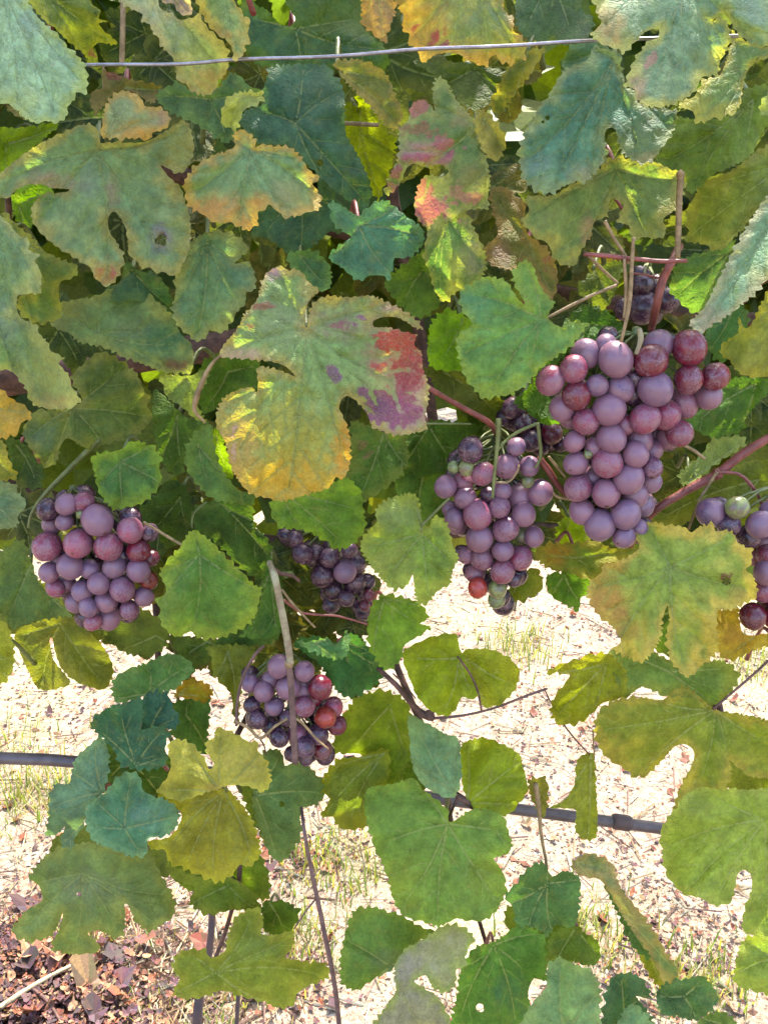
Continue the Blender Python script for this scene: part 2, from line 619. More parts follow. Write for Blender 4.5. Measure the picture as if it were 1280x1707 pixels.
for i in range(9):
    x = -4.8 + i * 1.2
    Vt, Ft = tube_geo(*smooth_path([(x, 5.2, -.02), (x + .04, 5.18, .35), (x - .03, 5.22, .7), (x + .02, 5.2, 1.1)], [.035, .026, .022, .016], 4), 8, .2)
    link("trunk", mesh_from("trunk", Vt, Ft, M_STEM['brown']), hedge)

# ------------------------------------------------------------------ trellis wire, drip hose, stakes
M_WIRE = simple_mat("galvanised_wire", (.34, .33, .36), (.22, .2, .22), 240, rough=.35, metal=.8, bump=.2, dist=.0003)
M_HOSE = simple_mat("black_plastic_hose", (.075, .052, .055), (.15, .11, .11), 60, rough=.33, bump=.15, dist=.0004)
M_STAKE = simple_mat("dark_rusty_metal", (.06, .04, .05), (.10, .055, .045), 90, rough=.6, bump=.6, dist=.001)


def px_tube(pts, Y, w, sub=6, n=8, wob=0.0):
    """tube through photograph points (x, y[, Y]) with widths in photograph pixels"""
    P, R = [], []
    for i, p in enumerate(pts):
        yy = p[2] if len(p) > 2 else Y
        P.append(at1(p[0], p[1], yy))
        ww = w[i] if isinstance(w, (list, tuple)) else w
        R.append(ww * .5 * pxm(yy) * 1.05)
    return tube_geo(*smooth_path(P, R, sub), n, wob)


Vw, Fw = px_tube([(-420, 108), (0, 111), (165, 107), (300, 106), (400, 98), (560, 93), (700, 81), (840, 76), (985, 67), (1280, 58), (1700, 50)], .427, 5.0, 4, 10)
tag(link("trellis_wire", mesh_from("trellis_wire", Vw, Fw, M_WIRE)), "thin silver trellis wire running across the top of the vine", "wire")
Vw, Fw = px_tube([(-500, 1245), (0, 1264), (120, 1270), (500, 1302), (865, 1350), (1105, 1382), (1400, 1420), (1800, 1480)], .60, [23] * 8, 6, 16)
hose = link("drip_hose", mesh_from("drip_hose", Vw, Fw, M_HOSE))
Ve, Fe = px_tube([(1020, 1369, .6), (1026, 1370, .6), (1046, 1373, .6), (1052, 1374, .6)], .6, [24, 31, 31, 24], 3, 14)
link("emitter", mesh_from("emitter", Ve, Fe, M_STAKE), hose)
tag(hose, "black irrigation hose strung level behind the lower leaves", "hose")
for pts, w, lab in (([(356, 1340, .68), (352, 1560, .68), (328, 1720, .66), (322, 1860, .64)], [16, 16, 24, 26], "dark rusty stake standing under the leaves below the lowest bunch, the thicker one"),
                    ([(400, 1560, .74), (397, 1660, .74), (392, 1760, .74), (388, 1900, .74)], [11, 11, 12, 12], "thin reddish stake just right of the thicker dark stake at the bottom")):
    P = [at1(*p) for p in pts]
    base = Vector((P[-1].x, P[-1].y, 0))
    P[-1] = base
    Vs, Fs = tube_geo(*smooth_path(P, [x * .5 * pxm(.66) for x in w], 6), 8, .15)
    tag(link("stake", mesh_from("stake", Vs, Fs, M_STAKE)), lab, "stake")
# dry sticks on the ground at the lower left
for (x1, y1, x2, y2, r, lab) in ((-30, 1700, 150, 1596, .0045, "pale peeled stick lying across the brown leaf litter, lower left"),
                                 (40, 1640, 110, 1720, .003, "short dark stick crossing the leaf litter below the pale stick")):
    g1, g2 = ground_at(x1, y1, .03), ground_at(x2, y2, .025)
    mid = (g1 + g2) * .5 + Vector((.004, .003, .008))
    Vs, Fs = tube_geo(*smooth_path([g1, mid, g2], [r, r * .9, r * .5], 6), 7, .2)
    tag(link("stick", mesh_from("stick", Vs, Fs, M_STEM['pale'] if r > .004 else M_STEM['brown'])), lab, "stick")

# ------------------------------------------------------------------ the vine
vine = empty("grape_vine", (0.0, .62, 0.0))
tag(vine, "leafy grape vine with green, yellowing and red blotched leaves filling the view", "grape vine")


def resample(P, step):
    out = []
    for i in range(len(P)):
        a, b = P[i], P[(i + 1) % len(P)]
        n = max(1, int(round(np.hypot(*(b - a)) / step)))
        for k in range(n):
            out.append(a + (b - a) * k / n)
    return np.array(out)


def smooth_closed(P, sub=3):
    n = len(P)
    out = []
    for i in range(n):
        p0, p1, p2, p3 = P[i - 1], P[i], P[(i + 1) % n], P[(i + 2) % n]
        for s in range(sub):
            t = s / sub
            out.append(.5 * (2 * p1 + (p2 - p0) * t * .9 + (2 * p0 - 5 * p1 + 4 * p2 - p3) * t * t * .9 + (3 * p1 - p0 - 3 * p2 + p3) * t ** 3 * .9))
    return np.array(out)


def serrate(P, tooth, amp, R):
    """grape-leaf teeth along a closed outline"""
    P = resample(P, 2.2)
    n = len(P)
    nx = np.roll(P, -1, 0) - np.roll(P, 1, 0)
    nx /= np.maximum(np.hypot(nx[:, 0], nx[:, 1]), 1e-6)[:, None]
    area = .5 * np.sum(P[:, 0] * np.roll(P[:, 1], -1) - np.roll(P[:, 0], -1) * P[:, 1])
    nrm = np.stack([nx[:, 1], -nx[:, 0]], 1) * (1 if area > 0 else -1)
    L, a = tooth, amp
    # fewer, shallower teeth inside narrow notches: turning of the outline over a window
    w = 7
    d1 = P - np.roll(P, w, 0); d2 = np.roll(P, -w, 0) - P
    turn = (d1[:, 0] * d2[:, 1] - d1[:, 1] * d2[:, 0]) * (1 if area > 0 else -1) / np.maximum(np.hypot(d1[:, 0], d1[:, 1]) * np.hypot(d2[:, 0], d2[:, 1]), 1e-6)
    conc = np.clip(-turn, 0, 1)
    kern = np.ones(9) / 9
    conc = np.convolve(np.concatenate([conc[-4:], conc, conc[:4]]), kern, 'valid')
    damp = np.clip(1 - 2.4 * conc, .12, 1)
    i = 0
    off = np.zeros(n)
    while i < n:
        L = max(3, int(tooth * R.uniform(.45, 1.5) / 2.2))
        a = amp * (R.uniform(.35, .9) if R.random() < .6 else R.uniform(1.0, 1.6))
        pk = R.uniform(.45, .75)
        for k in range(L):
            if i + k >= n: break
            t = k / L
            w = t / pk if t < pk else (1 - t) / (1 - pk)
            off[i + k] = a * (w ** 1.15 - .52) * damp[i + k]
        i += L
    return P + nrm * off[:, None]


def vein_net(J, tips, poly, R, sec=24.0):
    """main veins from the petiole to the tips, side veins off them; lists of short segments"""
    mains, secs = [], []
    for T in tips:
        d = T - J
        L = np.hypot(*d)
        if L < 10: continue
        n = max(3, int(L / 16))
        side = np.array([-d[1], d[0]]) / L
        bow = R.uniform(-.06, .06) * L
        pts = [J + d * t + side * bow * math.sin(math.pi * t) for t in np.linspace(0, .95, n)]
        mains.append(np.array(pts))
        m = int(L / sec)
        for k in range(1, m + 1):
            t = (k - R.uniform(.2, .5)) / (m + .3)
            if t < .10: continue
            p = J + d * t + side * bow * math.sin(math.pi * t)
            sg = 1 if k % 2 else -1
            ang = math.radians(R.uniform(38, 52)) * sg
            dd = d / L
            v = np.array([dd[0] * math.cos(ang) - dd[1] * math.sin(ang), dd[0] * math.sin(ang) + dd[1] * math.cos(ang)])
            ln = min(L * .42 * (1.15 - t * .55), 95)
            q = [p + v * ln * s + dd * ln * .18 * s * s for s in np.linspace(0, 1, 5)]
            secs.append(np.array(q))
    def segs(ls):
        A = [l[:-1] for l in ls]; B = [l[1:] for l in ls]
        return (np.concatenate(A), np.concatenate(B)) if ls else (np.zeros((0, 2)), np.zeros((0, 2)))
    return mains, secs, segs(mains), segs(secs)


def vein_points(lines, poly, edge_d, hw, step):
    P, W = [], []
    for l in lines:
        r = []
        for a, b in zip(l[:-1], l[1:]):
            n = max(1, int(np.hypot(*(b - a)) / step))
            for k in range(n): r.append(a + (b - a) * k / n)
        r = np.array(r)
        if len(r) < 2: continue
        t = np.gradient(r, axis=0); t /= np.maximum(np.hypot(t[:, 0], t[:, 1]), 1e-6)[:, None]
        s = np.stack([-t[:, 1], t[:, 0]], 1)
        taper = np.linspace(1, .5, len(r))
        P += [r, r + s * (hw * taper)[:, None], r - s * (hw * taper)[:, None]]
        W += [np.linspace(1, .7, len(r)), np.zeros(len(r)), np.zeros(len(r))]
    if not P: return np.zeros((0, 2)), np.zeros(0)
    return np.concatenate(P), np.concatenate(W)


def fbm(P, s, seed):
    return np.array([noise.fractal(Vector((p[0] * s, p[1] * s, seed)), 1.0, 2.0, 3) for p in P])


def leaf_mesh(poly, J, tips, base, edge, R, blots=(), holes=(), tooth=16.0, amp=5.6, step=6.0, chl=.25, band=16.0, round_=True,
              cup=None, wave=None, fold=0.0, tone=None):
    """flat leaf data in picture-size units: points, faces, height, colours"""
    P0 = smooth_closed(poly) if round_ else poly
    out = serrate(P0, tooth, amp, R)
    out = resample(out, 3.0)
    # drop points that come too close together
    keep = [out[0]]
    for p in out[1:]:
        if np.hypot(*(p - keep[-1])) > 1.5: keep.append(p)
    out = np.array(keep)
    mains, secs, (mA, mB), (sA, sB) = vein_net(J, tips, out, R)
    x0, y0 = out.min(0); x1, y1 = out.max(0)
    gx = np.arange(x0, x1, step)
    gyy = np.arange(y0, y1, step * .866)
    G = np.array([(x + (step * .5 if j % 2 else 0), y) for j, y in enumerate(gyy) for x in gx])
    G = G + R.uniform(-.8, .8, G.shape)
    oA, oB = out, np.roll(out, -1, 0)
    G = G[inside(G, out)]
    eg = seg_dist(G, oA, oB) if len(G) else np.zeros(0)
    G, eg = G[eg > step * .45], eg[eg > step * .45]
    vp, vw = vein_points(mains, out, None, 2.9, 5.0)
    sp, sw = vein_points(secs, out, None, 1.5, 6.0)
    VP = np.concatenate([vp, sp]); VW = np.concatenate([vw, sw * .55])
    if len(VP):
        m = inside(VP, out)
        VP, VW = VP[m], VW[m]
        m = seg_dist(VP, oA, oB) > 2.5
        VP, VW = VP[m], VW[m]
    if len(VP) and len(G):
        dv = np.minimum(seg_dist(G, mA, mB), seg_dist(G, sA, sB))
        G = G[dv > step * .5]
    HP = []
    for (hx, hy, hr) in holes:
        k = max(7, int(hr * 1.2))
        HP.append(np.array([[hx + hr * R.uniform(.75, 1.15) * math.cos(2 * math.pi * i / k), hy + hr * R.uniform(.75, 1.15) * math.sin(2 * math.pi * i / k)] for i in range(k)]))
    allp = [out, G, VP] + HP
    pts = np.concatenate([a for a in allp if len(a)])
    vv = np.zeros(len(pts)); vv[len(out) + len(G):len(out) + len(G) + len(VP)] = VW
    co, _, fs, ov, _, _ = delaunay_2d_cdt([Vector(p) for p in pts.tolist()], [], [list(range(len(out)))], 1, 1e-4)
    Q = np.array([(c[0], c[1]) for c in co])
    vein = np.array([max([vv[i] for i in o], default=0.0) if o else 0.0 for o in ov])
    for (hx, hy, hr), hp in zip(holes, HP):
        fs = [f for f in fs if not inside(np.array([Q[list(f)].mean(0)]), hp)[0]]
    used = sorted({i for f in fs for i in f})
    mp = {i: k for k, i in enumerate(used)}
    fs = [tuple(mp[i] for i in f) for f in fs]
    Q, vein = Q[used], vein[used]
    # heights
    size = math.sqrt(max(1.0, (x1 - x0) * (y1 - y0))) * .5
    dm = seg_dist(Q, mA, mB); ds = seg_dist(Q, sA, sB); de = seg_dist(Q, oA, oB)
    h = 10.0 * (1 - np.exp(-dm / 20.0)) + 4.6 * (1 - np.exp(-np.minimum(ds, dm) / 6.5))
    rel = Q - J
    rr = np.hypot(rel[:, 0], rel[:, 1]) / size
    th = np.arctan2(rel[:, 1], rel[:, 0])
    cup = R.uniform(-.28, .08) if cup is None else cup
    wave = R.uniform(.09, .19) if wave is None else wave
    h = h + size * cup * rr ** 2
    ph = R.uniform(0, 6.28, 2)
    h = h + size * wave * rr ** 2 * (np.sin(4 * th + ph[0]) * .6 + np.sin(7 * th + ph[1]) * .4)
    nz = fbm(Q, 1 / 46.0, R.uniform(0, 50))
    h = h + nz * size * .055
    if not fold: fold = R.uniform(-.10, .05)
    if fold and len(tips):
        d = tips[0] - J; d = d / max(np.hypot(*d), 1e-6)
        off = np.abs(rel[:, 0] * -d[1] + rel[:, 1] * d[0])
        h = h + fold * off
    # colours
    n1 = fbm(Q, 1 / 30.0, R.uniform(0, 50)); n2 = fbm(Q, 1 / 11.0, R.uniform(0, 50))
    e = np.clip(1 - de / (band * np.maximum(.15, 1 + 1.3 * n1)), 0, 1) ** .8
    y = np.clip(e + chl * (1 - np.exp(-dm / 16.0)) * (1 + 1.2 * n1) * np.clip(rr, .2, 1.2), 0, 1)
    c = base[None] * (1 - y[:, None]) + edge[None] * y[:, None]
    vig = 1 + .3 * n1 + .22 * n2
    c = c * vig[:, None]
    spot = np.zeros((len(Q), 4)); spot[:, :3] = base * .7
    spot_w = np.zeros(len(Q)); spot_c = np.zeros((len(Q), 3))
    for (bx, by, rx, ry, bc, st, *md) in blots:
        d = np.sqrt(((Q[:, 0] - bx) / rx) ** 2 + ((Q[:, 1] - by) / ry) ** 2) + .35 * n2 + .25 * n1
        w = np.clip(1.25 - d, 0, 1)
        w = w * w * (3 - 2 * w)
        w = w * (1 - (.45 if md else .9) * np.exp(-np.minimum(dm, ds * 1.3) / 4.5))
        if md:      # a soft wash rather than speckles
            c = c * (1 - (w * st)[:, None]) + bc[None] * (w * st)[:, None]
        else:
            spot_c += (w * st)[:, None] * bc[None]; spot_w += w * st
    m = spot_w > 1e-4
    spot[m, :3] = spot_c[m] / spot_w[m][:, None]
    spot[:, 3] = np.clip(spot_w, 0, 1)
    spot[~m, 3] = 0.0
    return Q, fs, h, c, spot, vein


def write_mesh(name, V, fs, c, spot, vein):
    me = bpy.data.meshes.new(name)
    me.from_pydata([tuple(v) for v in V], [], fs)
    me.materials.append(M_LEAF)
    n = len(V)
    for nm, arr, ty in (('Col', np.concatenate([c, np.ones((n, 1))], 1), 'FLOAT_COLOR'), ('Spot', spot, 'FLOAT_COLOR')):
        a = me.attributes.new(nm, ty, 'POINT')
        a.data.foreach_set('color', np.ascontiguousarray(arr, np.float32).ravel())
    a = me.attributes.new('Vein', 'FLOAT', 'POINT')
    a.data.foreach_set('value', np.ascontiguousarray(vein, np.float32))
    me.shade_smooth()
    return me


LEAF_N = [0]
BUD = []           # where petioles reach the canes


def petiole(parent, J3, r=.0013, to=None):
    end = to if to is not None else J3 + Vector((random.uniform(-.015, .015), random.uniform(.025, .04), random.uniform(-.045, -.03) if J3.z < .93 else random.uniform(-.02, .01)))
    mid = (J3 + end) * .5 + Vector((0, .0, .012))
    V, F = tube_geo(*smooth_path([J3 + Vector((0, .001, 0)), mid, end], [r, r * .85, r * 1.3], 5), 6)
    V = [v - J3 for v in V]
    link("petiole", mesh_from("petiole", V, F, random.choice([M_STEM['green'], M_STEM['red'], M_STEM['green']])), parent, J3)


def sat(c, s=1.03):
    c = c * np.array([1.05, 1.04, .88])
    g = c @ np.array([.3, .6, .1])
    return np.clip(g + (c - g) * s, .004, 1)


def leaf(tile, Ycm, base, edge, J, tips, pts, blots=(), holes=(), label=None, tilt=None, pet=None, **kw):
    """one leaf of the near wall; outline and veins read off the photograph, own distance, tilt and relief"""
    LEAF_N[0] += 1
    R = np.random.default_rng(100 + LEAF_N[0])
    Y = Ycm / 100.0
    poly = pts_of(tile, pts)
    Jp = pts_of(tile, J)[0]
    tp = pts_of(tile, tips)
    ox, oy, k = TILE[tile]
    bl = [(b[0] * k + ox, b[1] * k + oy, b[2] * k, b[3] * k, lin(b[4]) * K, b[5], *b[6:]) for b in blots]
    hl = [(q[0] * k + ox, q[1] * k + oy, q[2] * k) for q in holes]
    Q, fs, h, c, spot, vein = leaf_mesh(poly, Jp, tp, sat(lin(base)) * K, sat(lin(edge)) * K, R, bl, hl, **kw)
    m = pxm(Y)
    tx, ty = tilt if tilt else (R.uniform(-15, 15), R.uniform(10, 32))
    ctr = Q.mean(0)
    depth = Y - (Q[:, 1] - ctr[1]) * m * math.tan(math.radians(ty)) + (Q[:, 0] - ctr[0]) * m * math.tan(math.radians(tx)) - h * m
    P = at(Q[:, 0], Q[:, 1], depth)
    jd = np.argmin(np.hypot(Q[:, 0] - Jp[0], Q[:, 1] - Jp[1]))
    o3 = Vector(P[jd].tolist())
    me = write_mesh("leaf", P - P[jd][None], fs, c, spot, vein)
    o = link("leaf", me, vine, o3)
    if label: o['label'] = label
    if pet is None: pet = -60 < Jp[0] < 1340 and -60 < Jp[1] < 1767
    if pet: petiole(o, o3)
    return o


# ---- generic leaves for the shaded inside of the canopy
def generic_outline(R):
    lobes = [(-90, 1.0, .20), (-38, .92, .17), (-142, .92, .17), (14, .72, .16), (166, .72, .16)]
    n = 110
    th = np.linspace(-math.pi, math.pi, n, endpoint=False)
    r = np.full(n, .48)
    tips = []
    for a, L, w in lobes:
        a = math.radians(a + R.uniform(-6, 6)); L = L * R.uniform(.88, 1.1)
        d = np.angle(np.exp(1j * (th - a)))
        r = np.maximum(r, L * np.exp(-(d / (w * 3.0)) ** 2 * .9))
        tips.append((L * .96 * math.cos(a), L * .96 * math.sin(a)))
    d = np.angle(np.exp(1j * (th - math.pi / 2)))
    r = r * (1 - .72 * np.exp(-(d / .24) ** 2))
    return np.stack([r * np.cos(th), r * np.sin(th)], 1) * 100, np.array(tips) * 100


FILL = []
for i in range(10):
    R = np.random.default_rng(500 + i)
    poly, tips = generic_outline(R)
    poly[:, 1] *= -1; tips[:, 1] *= -1
    base = lin(['5f7a3a', '6b8844', '56763f', '7c8c3e', '4f6f45', '8a9440', '647f36', '58703a', '748a48', '5d8048'][i]) * K * .46  # inner leaves darkened in colour so the canopy gaps read as shade
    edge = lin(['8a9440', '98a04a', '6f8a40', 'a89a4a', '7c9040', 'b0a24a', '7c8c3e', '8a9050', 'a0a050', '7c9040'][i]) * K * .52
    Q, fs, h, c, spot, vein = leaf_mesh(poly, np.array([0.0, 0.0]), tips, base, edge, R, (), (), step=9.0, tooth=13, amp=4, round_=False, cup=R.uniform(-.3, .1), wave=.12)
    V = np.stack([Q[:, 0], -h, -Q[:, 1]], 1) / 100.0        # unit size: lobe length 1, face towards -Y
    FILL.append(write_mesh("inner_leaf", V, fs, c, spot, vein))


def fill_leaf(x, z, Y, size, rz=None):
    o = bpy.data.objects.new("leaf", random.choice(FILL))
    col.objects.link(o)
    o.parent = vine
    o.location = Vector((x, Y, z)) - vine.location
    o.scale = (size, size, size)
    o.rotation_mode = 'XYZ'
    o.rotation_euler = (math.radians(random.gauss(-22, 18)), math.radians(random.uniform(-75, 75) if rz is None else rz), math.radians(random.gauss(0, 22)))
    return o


CANOPY = np.array([(-160, -160), (1440, -160), (1440, 980), (1300, 1010), (1190, 960), (1000, 935), (860, 945), (790, 930), (740, 960), (690, 985), (640, 1100), (615, 1180),
                   (570, 1230), (420, 1215), (395, 1120), (380, 1060), (330, 1080), (200, 1050), (100, 1040), (20, 980), (-160, 1000)], float)
GAPS = [(432, 862, 14), (738, 680, 14), (920, 70, 22), (105, 430, 26), (60, 350, 14), (285, 585, 26), (135, 770, 28), (283, 287, 14), (620, 260, 40), (740, 560, 22), (855, 200, 18), (480, 20, 36), (665, 320, 16), (30, 700 , 8)]
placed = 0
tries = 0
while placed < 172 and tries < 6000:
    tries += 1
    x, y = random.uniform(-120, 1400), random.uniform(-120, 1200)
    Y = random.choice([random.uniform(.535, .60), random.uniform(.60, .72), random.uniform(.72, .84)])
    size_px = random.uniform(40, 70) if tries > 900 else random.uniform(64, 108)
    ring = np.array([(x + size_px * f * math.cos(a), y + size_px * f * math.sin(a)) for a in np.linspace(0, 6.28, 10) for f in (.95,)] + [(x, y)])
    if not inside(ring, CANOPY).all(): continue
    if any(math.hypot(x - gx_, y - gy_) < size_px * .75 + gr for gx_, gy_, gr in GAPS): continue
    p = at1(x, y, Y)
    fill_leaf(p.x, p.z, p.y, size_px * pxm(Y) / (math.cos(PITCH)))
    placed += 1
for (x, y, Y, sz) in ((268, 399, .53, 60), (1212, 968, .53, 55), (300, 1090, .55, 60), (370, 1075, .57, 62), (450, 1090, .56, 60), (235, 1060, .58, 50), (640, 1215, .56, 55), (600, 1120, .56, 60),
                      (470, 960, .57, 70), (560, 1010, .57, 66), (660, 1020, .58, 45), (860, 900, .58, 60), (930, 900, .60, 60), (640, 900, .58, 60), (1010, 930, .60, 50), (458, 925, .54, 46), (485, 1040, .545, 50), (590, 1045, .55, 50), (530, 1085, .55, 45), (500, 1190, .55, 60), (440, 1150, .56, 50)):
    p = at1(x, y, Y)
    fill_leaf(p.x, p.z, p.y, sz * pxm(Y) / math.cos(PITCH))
# the unseen rest of the plant outside the frame, added tall and dense to block the sun, and the outer back layer, beyond counting
V, F, C = [], [], []


def rough_leaf(ctr, s, c):
    b = len(V)
    nrm = Vector((random.gauss(0, .45), -1 + random.gauss(0, .4), random.gauss(.35, .4))).normalized()
    u = nrm.cross(Vector((0, 0, 1))).normalized(); w = nrm.cross(u)
    V.append(tuple(ctr - nrm * s * .15))
    rs = [1, .8, .93, .66, .9, .72, .4, .72, .9, .66, .93, .8]
    a0 = random.random() * 6.28
    for k in range(12):
        th = a0 + 2 * math.pi * k / 12
        r = s * rs[k] * random.uniform(.9, 1.1)
        V.append(tuple(ctr + u * (r * math.cos(th)) + w * (r * math.sin(th)) + nrm * (s * .12 * math.sin(3 * th))))
    for k in range(12):
        F.append((b, b + 1 + k, b + 1 + (k + 1) % 12)); C.append(c)


BC = [tuple(lin(h) * K) for h in ('7f9a2c', '90a42e', '6c8a34', 'a0a832', '5f7f38')]
n = 0
while n < 2100:
    x = random.uniform(-1.5, 1.5); z = random.uniform(.72, 2.35); Y = random.uniform(.5, .98)
    ray = Vector((x, Y, z)) - CAM
    # where the frame would show this point
    cz = ray.y * CP - ray.z * SP
    u = ray.x / cz / TANX * 640 + 640
    v = 853.5 - (ray.z * CP + ray.y * SP) / cz / TANY * 853.5
    if -60 < u < 1340 and v > -60: continue
    if v > 1000: continue
    rough_leaf(Vector((x, Y, z)), random.uniform(.035, .055), random.choice(BC)); n += 1
n = 0
while n < 800:                                # outer back layer: seen glowing through small gaps
    x, y = random.uniform(-100, 1380), random.uniform(-60, 900)
    if any(math.hypot(x - gx_, y - gy_) < 50 + gr for gx_, gy_, gr in (GAPS[0], GAPS[1], GAPS[2])): continue
    Y = random.uniform(.74, 1.0)
    ring = np.array([(x + 60 * math.cos(a), y + 60 * math.sin(a)) for a in np.linspace(0, 6.28, 8)])
    if not inside(ring, CANOPY).all(): continue
    rough_leaf(at1(x, y, Y), random.uniform(.04, .06), random.choice(BC)); n += 1
tag(soup("foliage", V, F, C, colored_mat("back_leaves", .5, .38), vine), kind='stuff')

# ------------------------------------------------------------------ near leaves, traced one by one
PK, MG, PU, RD, OR, TN, BR = 'b87a80', 'a8587c', '7c5a92', 'b8403a', 'cf9550', 'bf9a78', '6a4a32'

# top left
leaf('a', 41, 'a6c8b4', 'b0c084', '-30,-120', '190,400 60,370 285,290 -60,300', "-100,-140 50,-140 100,10 130,60 180,100 230,155 280,205 292,250 290,310 255,305 250,330 225,355 225,385 190,410 155,402 120,410 85,395 60,375 30,345 -10,345 -100,330",
     [(60, 330, 110, 60, 'b0bc7c', .6, 1), (175, 215, 20, 14, PK, .7), (120, 60, 90, 70, 'a8c4ba', .5, 1)], label="broad pale bluish leaf filling the top left corner, shiny", chl=.2, tilt=(4, 34), cup=-.05)
leaf('a', 46, '7d9048', 'b4b448', '120,-60', '300,210 340,20 380,140', "70,-60 290,-60 305,10 335,30 330,60 365,70 330,75 350,105 385,130 385,150 330,140 310,160 325,190 320,220 300,215 280,180 230,140 180,90 130,50",
     [(305, 190, 30, 34, 'a8665c', .9), (170, 40, 70, 30, '8c6a58', .5)], label="narrow toothed leaf with a red tip beside the pale corner leaf")
leaf('a', 42, 'a4b898', 'b8b088', '480,-120', '660,300 745,240 600,270', "380,-80 400,5 440,30 475,45 470,70 500,80 505,105 530,125 530,145 555,170 575,190 585,225 590,265 620,280 640,305 670,317 695,315 720,295 730,265 745,255 765,210 760,160 740,135 710,105 680,75 670,45 640,55 600,65 570,40 530,20 515,-80",
     [(680, 265, 75, 60, 'd0a870', .7, 1), (715, 210, 40, 60, 'c89888', .6), (520, 40, 60, 50, 'a8b8a0', .5, 1)], label="pale gray green hanging leaf lobe with a beige tip, hiding the wire", chl=.2, tilt=(0, 28))
leaf('a', 43.2, '90ac74', 'c0ae62', '720,-100', '790,195 825,140 810,60', "640,-80 660,20 680,60 700,90 740,125 770,150 780,205 790,200 820,170 815,150 838,140 825,110 835,70 810,40 780,0 760,-80",
     [(740, 110, 60, 20, 'c8a058', .7, 1)], chl=.3)
leaf('a', 40.4, 'a898a4', 'b8a098', '570,-50', '600,30 640,30', "530,-60 540,5 580,10 590,35 615,50 640,45 640,25 610,-60", [(580, 10, 50, 30, '9a84a0', .6)], amp=2.2, label="small grayish pink curled leaf edge at the top", pet=False)
leaf('a', 43, '84a684', 'a4a06c', '322,500', '560,905 355,940 10,610 130,740 625,430',
     "-60,610 0,575 110,490 240,425 300,410 330,440 335,475 380,470 450,475 500,465 560,430 600,402 625,405 640,440 648,490 640,530 615,570 590,578 560,560 535,550 565,590 600,620 615,660 630,710 637,770 630,830 610,880 590,918 565,915 540,905 520,912 500,890 475,897 455,870 430,850 425,800 415,750 395,715 375,705 360,730 365,770 385,800 405,830 415,855 405,900 385,935 355,955 320,930 300,890 280,880 250,860 200,830 150,790 115,750 103,715 110,680 135,650 170,640 215,640 230,630 165,625 150,615 90,615 50,635 35,655 0,660 -60,655",
     [(180, 600, 110, 34, 'b8a08c', .75, 1), (350, 905, 55, 50, 'c8803c', .7, 1), (360, 890, 50, 60, 'b85048', .75), (595, 480, 60, 80, 'a8a850', .8, 1), (370, 640, 30, 60, 'b89888', .6, 1),
      (537, 800, 48, 52, '8c7c9c', .9, 1), (537, 797, 40, 46, '3c2030', .75), (240, 570, 60, 30, PK, .45), (440, 860, 22, 60, 'b87848', .7), (300, 600, 60, 90, '90a0a0', .35, 1), (600, 760, 36, 120, '9a9e50', .5, 1)],
     holes=[(537, 800, 19)], label="large green leaf with a purple rimmed hole and a reddish lower tip", chl=.3, tilt=(-3, 24), cup=-.09, wave=.05, amp=3.8)
leaf('a', 41.2, '9cb090', 'c4a468', '345,470', '410,310 550,390 450,330', "335,455 343,400 350,350 375,315 410,300 450,310 475,330 480,350 500,355 535,355 560,375 568,400 560,420 540,435 510,440 500,465 440,460 400,465 370,460",
     [(450, 430, 80, 32, 'd29a48', .8, 1), (530, 385, 40, 34, 'c09a88', .7, 1)], label="folded over pale lobe with an orange lower edge on top of the large leaf", chl=.25, pet=False, cup=-.3)
leaf('a', 42.5, '86ab84', 'c0a668', '838,500', '640,650 800,750 950,710 1055,650 1000,530 775,460',
     "850,490 880,478 920,485 960,485 1000,515 1025,560 1055,580 1060,605 1040,610 1060,635 1072,660 1062,700 1030,705 985,722 945,722 920,700 895,680 885,700 860,705 860,745 825,768 790,755 770,740 735,745 700,735 680,715 640,700 620,665 612,620 620,590 640,560 665,540 710,515 770,495 785,480 775,455 795,430 830,440 855,465",
     [(730, 690, 120, 50, 'd8a060', .85, 1), (820, 740, 60, 40, 'd8a050', .8, 1), (860, 670, 44, 34, 'd89a50', .8, 1), (862, 640, 12, 10, '4c4468', 1.0), (950, 650, 60, 60, 'b0a878', .6, 1), (1030, 590, 30, 40, 'b89c88', .5, 1)],
     label="fan shaped scalloped leaf with a pale orange lower margin", chl=.3, tilt=(0, 22), tooth=17, amp=6.1)
leaf('a', 45.5, '567a58', '6f8f5c', '700,330', '760,470 540,320 860,310', "520,310 590,270 620,290 680,317 720,300 750,260 770,240 800,250 830,285 870,300 880,330 850,350 820,360 800,380 800,430 775,460 760,478 735,470 700,445 650,410 600,390 560,370 530,340", chl=.1, label="dark green twisted leaf above the fan shaped leaf")
leaf('a', 44.2, 'a8b870', 'bcc484', '800,320', '870,320 765,450', "745,350 760,320 800,305 830,300 875,305 880,330 855,350 820,360 805,385 795,430 770,455 755,440 735,390", pet=False, label="pale yellow turned up edge of the dark twisted leaf", cup=-.3)
leaf('a', 48.5, '6e7048', '8c7c50', '420,290', '350,350 540,300', "340,230 400,250 450,265 500,275 545,290 540,320 500,345 470,320 430,300 380,310 340,360 320,380 300,340 310,300 345,290", [(375, 248, 40, 26, '8c4c50', .8), (500, 295, 40, 14, '8c7850', .7)], label="dull brownish leaf with a red patch under the wire")
leaf('a', 52, '4c7052', '5c7a30', '985,95', '850,60 1000,210 1190,60 1270,160', "815,-60 850,10 890,30 930,75 965,85 985,60 960,20 940,-60 1190,-60 1210,0 1205,80 1240,120 1280,150 1300,220 1230,235 1150,225 1080,225 1000,225 900,225 830,200 815,160 800,80",
     [(1100, 60, 130, 90, '5e7826', .85, 1)], chl=.1, label="large dark green leaf behind the wire at top centre")
